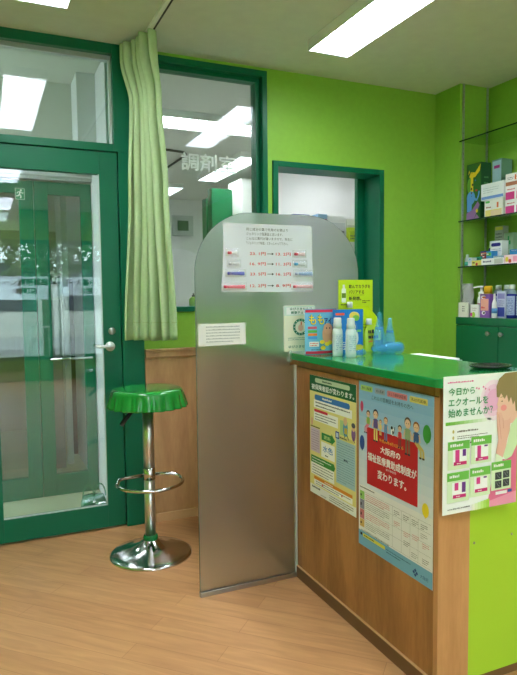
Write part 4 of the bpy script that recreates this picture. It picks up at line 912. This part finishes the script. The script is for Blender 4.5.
G3 = 'small items on the lower glass shelf'; z3 = 1.4755
def shelf3():
    sp = [ # x0 x1 y0 y1 z0 h col label side
     (2.885,2.935,2.985,3.075,0,.034,(232,214,110),'yellow carton lying at the front of the lower glass shelf',lambda b,w_,h_:(b.dashes(w_*.1,h_*.35,w_*.5,h_*.75,1,INK,1,.8,.01),b.ell(w_*.5,h_*.3,.010,.009,RED,2))),
     (2.875,2.93,2.80,2.98,0,.040,(238,238,236),'long white carton lying at the front of the lower glass shelf',lambda b,w_,h_:(b.dashes(w_*.08,h_*.3,w_*.9,h_*.7,1,ink((90,90,120)),1,.7,.012),b.rect(w_*.6,h_*.1,w_*.98,h_*.9,ink((200,200,190)),1))),
     (2.875,2.93,2.64,2.795,0,.052,(240,206,214),'pink carton with yellow flowers at the right of the lower glass shelf',lambda b,w_,h_:(b.ell(w_*.15,h_*.5,.012,.016,ink((230,210,60)),1),b.ell(w_*.3,h_*.3,.012,.012,ink((220,90,70)),1),b.rect(w_*.45,h_*.2,w_*.9,h_*.8,ink((236,150,180)),1))),
     (2.945,2.995,3.055,3.13,0,.060,(30,150,120),'teal carton in the second row of the lower glass shelf',side_lines((20,110,100))),
     (2.950,2.995,3.004,3.050,0,.075,(90,50,60),'dark red carton in the second row of the lower glass shelf',side_lines((150,40,60))),
     (3.002,3.040,3.03,3.12,0,.100,(34,46,130),'navy carton with orange lettering at the rear of the lower glass shelf',side_lines((226,120,70),(40,70,160))),
     (2.935,2.98,2.95,3.0,0,.090,(60,150,220),'blue and green carton standing in the middle of the lower glass shelf',side_lines((90,190,90),(40,50,140))),
     (2.990,3.045,2.925,3.022,0,.062,(40,46,90),'dark carton supporting the white and navy box on the lower glass shelf',None),
     (2.990,3.045,2.925,3.022,.0625,.095,(242,242,246),'white box with a navy oval resting high on the lower glass shelf',lambda b,w_,h_:(b.rr(w_*.08,h_*.62,w_*.9,h_*.85,ink((50,50,140)),1),b.dashes(w_*.12,h_*.15,w_*.9,h_*.5,3,ink((150,150,190)),1,.4,.01))),
     (3.050,3.095,2.975,3.045,0,.255,(170,176,160),'tall grey carton with yellow top at the rear of the lower glass shelf',lambda b,w_,h_:(b.rect(w_*.05,h_*.9,w_*.95,h_*.99,ink((220,206,80)),1),b.dashes(w_*.1,h_*.2,w_*.9,h_*.85,8,ink((110,116,108)),1,.5,.012))),
     (3.050,3.095,2.895,2.965,0,.205,(150,176,150),'tall pale carton with a green cross at the rear of the lower glass shelf',lambda b,w_,h_:(b.rect(w_*.42,h_*.5,w_*.58,h_*.9,ink((40,150,90)),1),b.rect(w_*.25,h_*.64,w_*.75,h_*.76,ink((40,150,90)),1),b.dashes(w_*.1,h_*.1,w_*.9,h_*.4,3,ink((60,120,80)),1,.5,.012))),
     (2.940,2.985,2.80,2.945,0,.058,(176,196,206),'pale grey carton behind the long white one on the lower glass shelf',side_lines((120,150,170))),
     (2.990,3.045,2.70,2.86,0,.060,(60,60,70),'dark carton at the right rear of the lower glass shelf',None),
     (2.990,3.045,2.70,2.86,.0605,.032,(30,140,206),'flat blue carton resting on a dark carton on the lower glass shelf',side_lines((20,100,180))),
    ]
    for x0,x1,y0,y1,dz,h_,c,lb,sd_ in sp: simplebox('medicine_box',lb,'box',x0,x1,y0,y1,z3+dz,z3+dz+h_,c,G3,side=sd_)
    o = thing('eye_drop_bottle','white capped navy bottle at the rear of the lower glass shelf','bottle',(3.068,3.085,z3),G3)
    MB().lathe([(0,0),(.022,0),(.022,.115),(.014,.125)], (0,0,0), ink((40,50,130)), 20).build('bottle_body', o); MB().lathe([(.018,.122),(.016,.165),(0,.167)], (0,0,0), WP, 20).build('cap', o)
    o = thing('eye_drop_bottle','small clear bottle in plastic wrap at left end of the lower glass shelf','bottle',(2.905,3.135,z3),G3)
    MB().lathe([(0,0),(.016,0),(.018,.05),(.010,.062),(.010,.078),(0,.08)], (0,0,0), clear_film('pale_clear',(215,228,236),.75), 18).build('bottle_body', o); MB().lathe([(.0185,.006),(.0187,.03)], (0,0,0), ink((60,170,160)), 18).build('printed_label', o)
    simplebox('medicine_box','white pack in clear film near the left end of the lower glass shelf','box',2.885,2.93,3.078,3.108,z3,z3+.055,(218,226,238),G3,side=side_lines((120,170,220)))
shelf3()

# on top of the cabinet
zc = 1.1455; G4 = 'toiletries on the green cabinet'
cb = thing('clear_bag', 'crumpled clear plastic bag of leaflets at left end of the green cabinet', 'bag', (2.905,3.118,zc))
q = MB(); vs = []; nx, nz_ = 10, 9; R = random.Random(11)
for j in range(nz_+1):
    for i in range(nx+1):
        a_ = 2*PI*i/nx; s_ = 1-.18*(j/nz_)**2
        vs.append(((.040*math.cos(a_)+R.uniform(-.005,.005))*s_-.006*(j/nz_), (.040*math.sin(a_)+R.uniform(-.004,.004))*s_, .225*j/nz_ if 0<j<nz_ else .225*j/nz_*(.97)))
q.add(vs, [(j*(nx+1)+i, j*(nx+1)+i+1, (j+1)*(nx+1)+i+1, (j+1)*(nx+1)+i) for j in range(nz_) for i in range(nx)], clear_film('grey_clear_bag',(205,208,205),.5,.15), False)
q.build('bag_film', cb)
lfm = MB().box(-.012,.012,-.026,.026,.002,.19,mat('leaflet_grey',(176,182,178),.6)); lfm.T = TF((-.0125,.026,.0),SIDE); lfm.dashes(.005,.02,.047,.17,9,GREY,1,.35,.01,3); lfm.T = Matrix.Identity(4)
lfm.build('leaflets', cb)
simplebox('soap_box','low white carton with small dark print before the clear bag','box',2.846,2.859,3.068,3.148,zc,zc+.095,(228,226,214),G4,side=lambda b,w_,h_:(b.dashes(w_*.45,h_*.2,w_*.55,h_*.8,4,INK,1,.5,.012),b.dashes(w_*.6,h_*.2,w_*.7,h_*.8,4,INK,1,.5,.012)))
pb = thing('pump_bottle', 'white pump bottle on the green cabinet', 'bottle', (2.945,3.046,zc), G4)
MB().lathe([(0,0),(.023,0),(.026,.006),(.026,.11),(.022,.130),(.014,.138),(.014,.146)], (0,0,0), WP, 28).build('bottle_body', pb)
MB().lathe([(.020,.138),(.020,.160),(.012,.164),(.008,.168),(.008,.19),(.012,.19),(.012,.202),(0,.203)], (0,0,0), WP, 24).tube([(0,0,.196),(-.02,.012,.196),(-.045,.025,.190)], .005, WP, 8).build('pump', pb)
MB().lathe([(.0262,.05),(.0263,.09)], (0,0,0), ink((206,150,170)), 24).build('printed_label', pb)
simplebox('soap_box','small white carton with lime and pink spots before the pump bottle','box',2.862,2.882,2.985,3.055,zc,zc+.082,(240,240,236),G4,side=lambda b,w_,h_:(b.ell(w_*.38,h_*.2,.016,.018,ink((170,210,60)),1),b.ell(w_*.12,h_*.22,.010,.012,ink((214,60,150)),2),b.dashes(w_*.2,h_*.5,w_*.8,h_*.8,2,ink((180,160,150)),1,.4,.01)))
yb = thing('yellow_cap_bottle', 'bottle with a bright yellow cap behind the purple carton', 'bottle', (2.948,2.992,zc), G4)
MB().lathe([(0,0),(.024,0),(.026,.005),(.026,.140),(.021,.150)], (0,0,0), ink((236,226,206)), 24).build('bottle_body', yb); MB().lathe([(.0255,.150),(.0255,.196),(.023,.200),(0,.201)], (0,0,0), ink((232,180,30)), 24).build('cap', yb)
simplebox('purple_carton','purple and peach printed carton on the green cabinet','box',2.868,2.918,2.900,2.978,zc,zc+.148,(140,90,176),G4,side=lambda b,w_,h_:(b.rect(w_*.08,h_*.30,w_*.92,h_*.80,ink((236,170,150)),1),b.rr(w_*.1,h_*.8,w_*.6,h_*.94,ink((240,230,240)),2),b.ell(w_*.45,h_*.86,.016,.007,ink((226,120,60)),3),b.ell(w_*.4,h_*.2,.016,.013,PAPER,2),b.ell(w_*.45,h_*.2,.008,.007,INK,3),b.dashes(w_*.15,h_*.36,w_*.85,h_*.5,1,RED,2,.6,.01)))
BLQ = mat('blue_liquid', (44,50,150), .15, coat=.4); CLQ = clear_film('clear_bottle_shoulder',(170,190,205),.55,.1)
def mouthwash(label, loc):
    o = thing('mouthwash_bottle', label, 'bottle', loc, 'blue mouthwash bottles on the green cabinet')
    MB().lathe([(0,0),(.028,0),(.031,.005),(.031,.148),(.0,.149)], (0,0,0), BLQ, 28).build('liquid', o)
    MB().lathe([(.0312,.148),(.0312,.152),(.027,.166),(.016,.178),(.014,.182)], (0,0,0), CLQ, 28).build('bottle_shoulder', o)
    MB().lathe([(.0185,.178),(.0185,.202),(.017,.205),(0,.205)], (0,0,0), WP, 24).build('cap', o)
    l = MB(); vs = []
    for i in range(15):
        a_ = math.radians(115+10*i)
        for z in (.02,.135): vs.append((.0315*math.cos(a_), .0315*math.sin(a_), z))
    l.add(vs, [(2*i,2*i+2,2*i+3,2*i+1) for i in range(14)], ink((176,190,222)), True)
    R = random.Random(9)
    for k_ in range(10):
        for i in range(2,12):
            if R.random() < .7:
                a0, a1 = math.radians(115+10*i+1), math.radians(115+10*i+8); z = .03+k_*.0095
                l.add([(.0318*math.cos(a),.0318*math.sin(a),zz) for a,zz in ((a0,z),(a1,z),(a1,z+.004),(a0,z+.004))], [(0,1,2,3)], ink((70,84,160)))
    l.build('printed_label', o); return o
mw = mouthwash('leftmost of the blue mouthwash bottles, partly behind the purple carton', (3.01,2.965,zc))
clone(mw, (3.00,2.885,zc), label='blue mouthwash bottle behind the white and blue carton')
clone(mw, (2.925,2.775,zc), label='blue mouthwash bottle with its whole label facing the room')
clone(mw, (2.925,2.700,zc), label='rightmost blue mouthwash bottle, cut by the photo edge')
simplebox('medicine_box','white and violet carton standing between the mouthwash bottles','box',2.915,2.955,2.815,2.885,zc,zc+.165,(206,214,236),G4,side=lambda b,w_,h_:(b.rect(w_*.1,h_*.72,w_*.9,h_*.92,ink((150,150,206)),1),b.rect(w_*.1,h_*.05,w_*.9,h_*.4,ink((70,84,170)),1),b.dashes(w_*.15,h_*.45,w_*.85,h_*.68,3,ink((110,110,170)),1,.4,.01)))
tb = thing('tube_bottle', 'slim white tube standing before the violet carton on the green cabinet', 'tube', (2.882,2.872,zc), G4)
MB().lathe([(0,0),(.016,0),(.0165,.004),(.015,.09),(.006,.118),(.006,.124)], (0,0,0), WP, 22).build('tube_body', tb); MB().lathe([(.0075,.118),(.006,.150),(0,.151)], (0,0,0), WP, 16).build('cap', tb)
MB().lathe([(.0167,.03),(.0167,.06)], (0,0,0), ink((90,150,210)), 22).build('printed_label', tb)

# ------------------------------------------------------------------ street outside the shop window (seen only as reflections)
tag(struct(MB().box(-14,16,-24,-3.4,-.12,-.06,mat('asphalt',(150,150,150),.8,var=.1,scale=3)).build('ground_street')))
tb_ = thing('street_building', 'low pale building across the street, mirrored in the door glass', 'building', (-6,-15,-.06))
MB().box(0,14,-5,0,0,2.3,mat('render_wall',(206,204,196),.8)).build('wall', tb_)
for i in range(5):
    MB().box(.8+i*2.6,2.4+i*2.6,0,.03,.9,2.6,mat('dark_window',(60,70,80),.2)).build('window', tb_)
tt = thing('street_tree', 'street tree outside the shop, mirrored in the door glass', 'tree', (1.2,-7.2,-.06))
MB().cyl((0,0,0),(0,0,2.2),.09,mat('bark',(90,76,60),.8),12,r1=.06).build('trunk', tt)
lv = MB(); R = random.Random(4); LM = mat('leaf_green',(70,110,50),.6)
for i in range(1500):
    a_, e_ = R.uniform(0,2*PI), R.uniform(-1,1); rr_ = 1.3*R.random()**.33; c_ = Vector((rr_*math.cos(a_)*math.sqrt(1-e_*e_), rr_*math.sin(a_)*math.sqrt(1-e_*e_), 2.7+rr_*e_*.8))
    u_ = Vector((R.uniform(-1,1),R.uniform(-1,1),R.uniform(-1,1))).normalized()*.09; v_ = u_.orthogonal().normalized()*.05
    lv.add([c_-u_,c_-v_,c_+u_,c_+v_], [(0,1,2,3)], LM)
lv.build('foliage', tt)
fe = thing('guard_fence', 'white street guard fence, mirrored in the door glass', 'fence', (-2.5,-5.6,-.06))
fb = MB(); wm = mat('white_steel',(225,228,228),.5)
fb.box(0,6.5,-.02,.02,.78,.82,wm).box(0,6.5,-.02,.02,.15,.18,wm)
for i in range(66): fb.box(i*.1-.006,i*.1+.006,-.006,.006,.18,.78,wm)
fb.build('railing', fe)
for i in range(5): MB().cyl((i*1.6+.05,0,0),(i*1.6+.05,0,.84),.03,wm,12).build('post', fe)

# ------------------------------------------------------------------ light, world, camera
wd = bpy.data.worlds.new('World'); S.world = wd; wd.use_nodes = True; nt = wd.node_tree
bg = nt.nodes['Background']; sky = nt.nodes.new('ShaderNodeTexSky'); sky.sky_type = 'HOSEK_WILKIE'; sky.turbidity = 6; sky.ground_albedo = .4
sky.sun_direction = (.3,.5,.8)
mixn = nt.nodes.new('ShaderNodeMix'); mixn.data_type = 'RGBA'; mixn.inputs[0].default_value = .6; mixn.inputs[7].default_value = (.80,.90,1,1)
nt.links.new(sky.outputs[0], mixn.inputs[6]); nt.links.new(mixn.outputs[2], bg.inputs['Color']); bg.inputs['Strength'].default_value = 9.0
pt = bpy.data.lights.new('daylight_portal', 'AREA'); pt.shape = 'RECTANGLE'; pt.size = 3.3; pt.size_y = 1.8; pt.cycles.is_portal = True
po = bpy.data.objects.new('daylight_portal', pt); C.objects.link(po); po.location = (1.0,-3.42,1.26); po.rotation_euler = (PI/2,0,0)
po.rotation_euler = (-PI/2,0,PI)

cam = bpy.data.cameras.new('Camera'); co = bpy.data.objects.new('Camera', cam); C.objects.link(co)
cam.sensor_fit = 'VERTICAL'; cam.sensor_height = 24; cam.lens = 24*611.5/675; cam.clip_start = .05
r_ = Vector((0.91322099,-0.40733478,-0.01028552)); u_ = Vector((0.03732397,0.05848825,0.99759012)); f_ = Vector((0.40575157,0.91140414,-0.06861604))
Mx = Matrix((( r_.x,u_.x,-f_.x,0),(r_.y,u_.y,-f_.y,0),(r_.z,u_.z,-f_.z,1.3),(0,0,0,1)))
co.matrix_world = Mx
S.camera = co
S.view_settings.view_transform = 'Standard'; S.view_settings.look = 'None'; S.view_settings.gamma = 1; S.view_settings.use_curve_mapping = False
S.view_settings.exposure = 0.92
S.cycles.use_denoising = True; S.cycles.max_bounces = 12; S.cycles.diffuse_bounces = 6; S.cycles.transmission_bounces = 10; S.cycles.transparent_max_bounces = 16
S.cycles.sample_clamp_indirect = 8
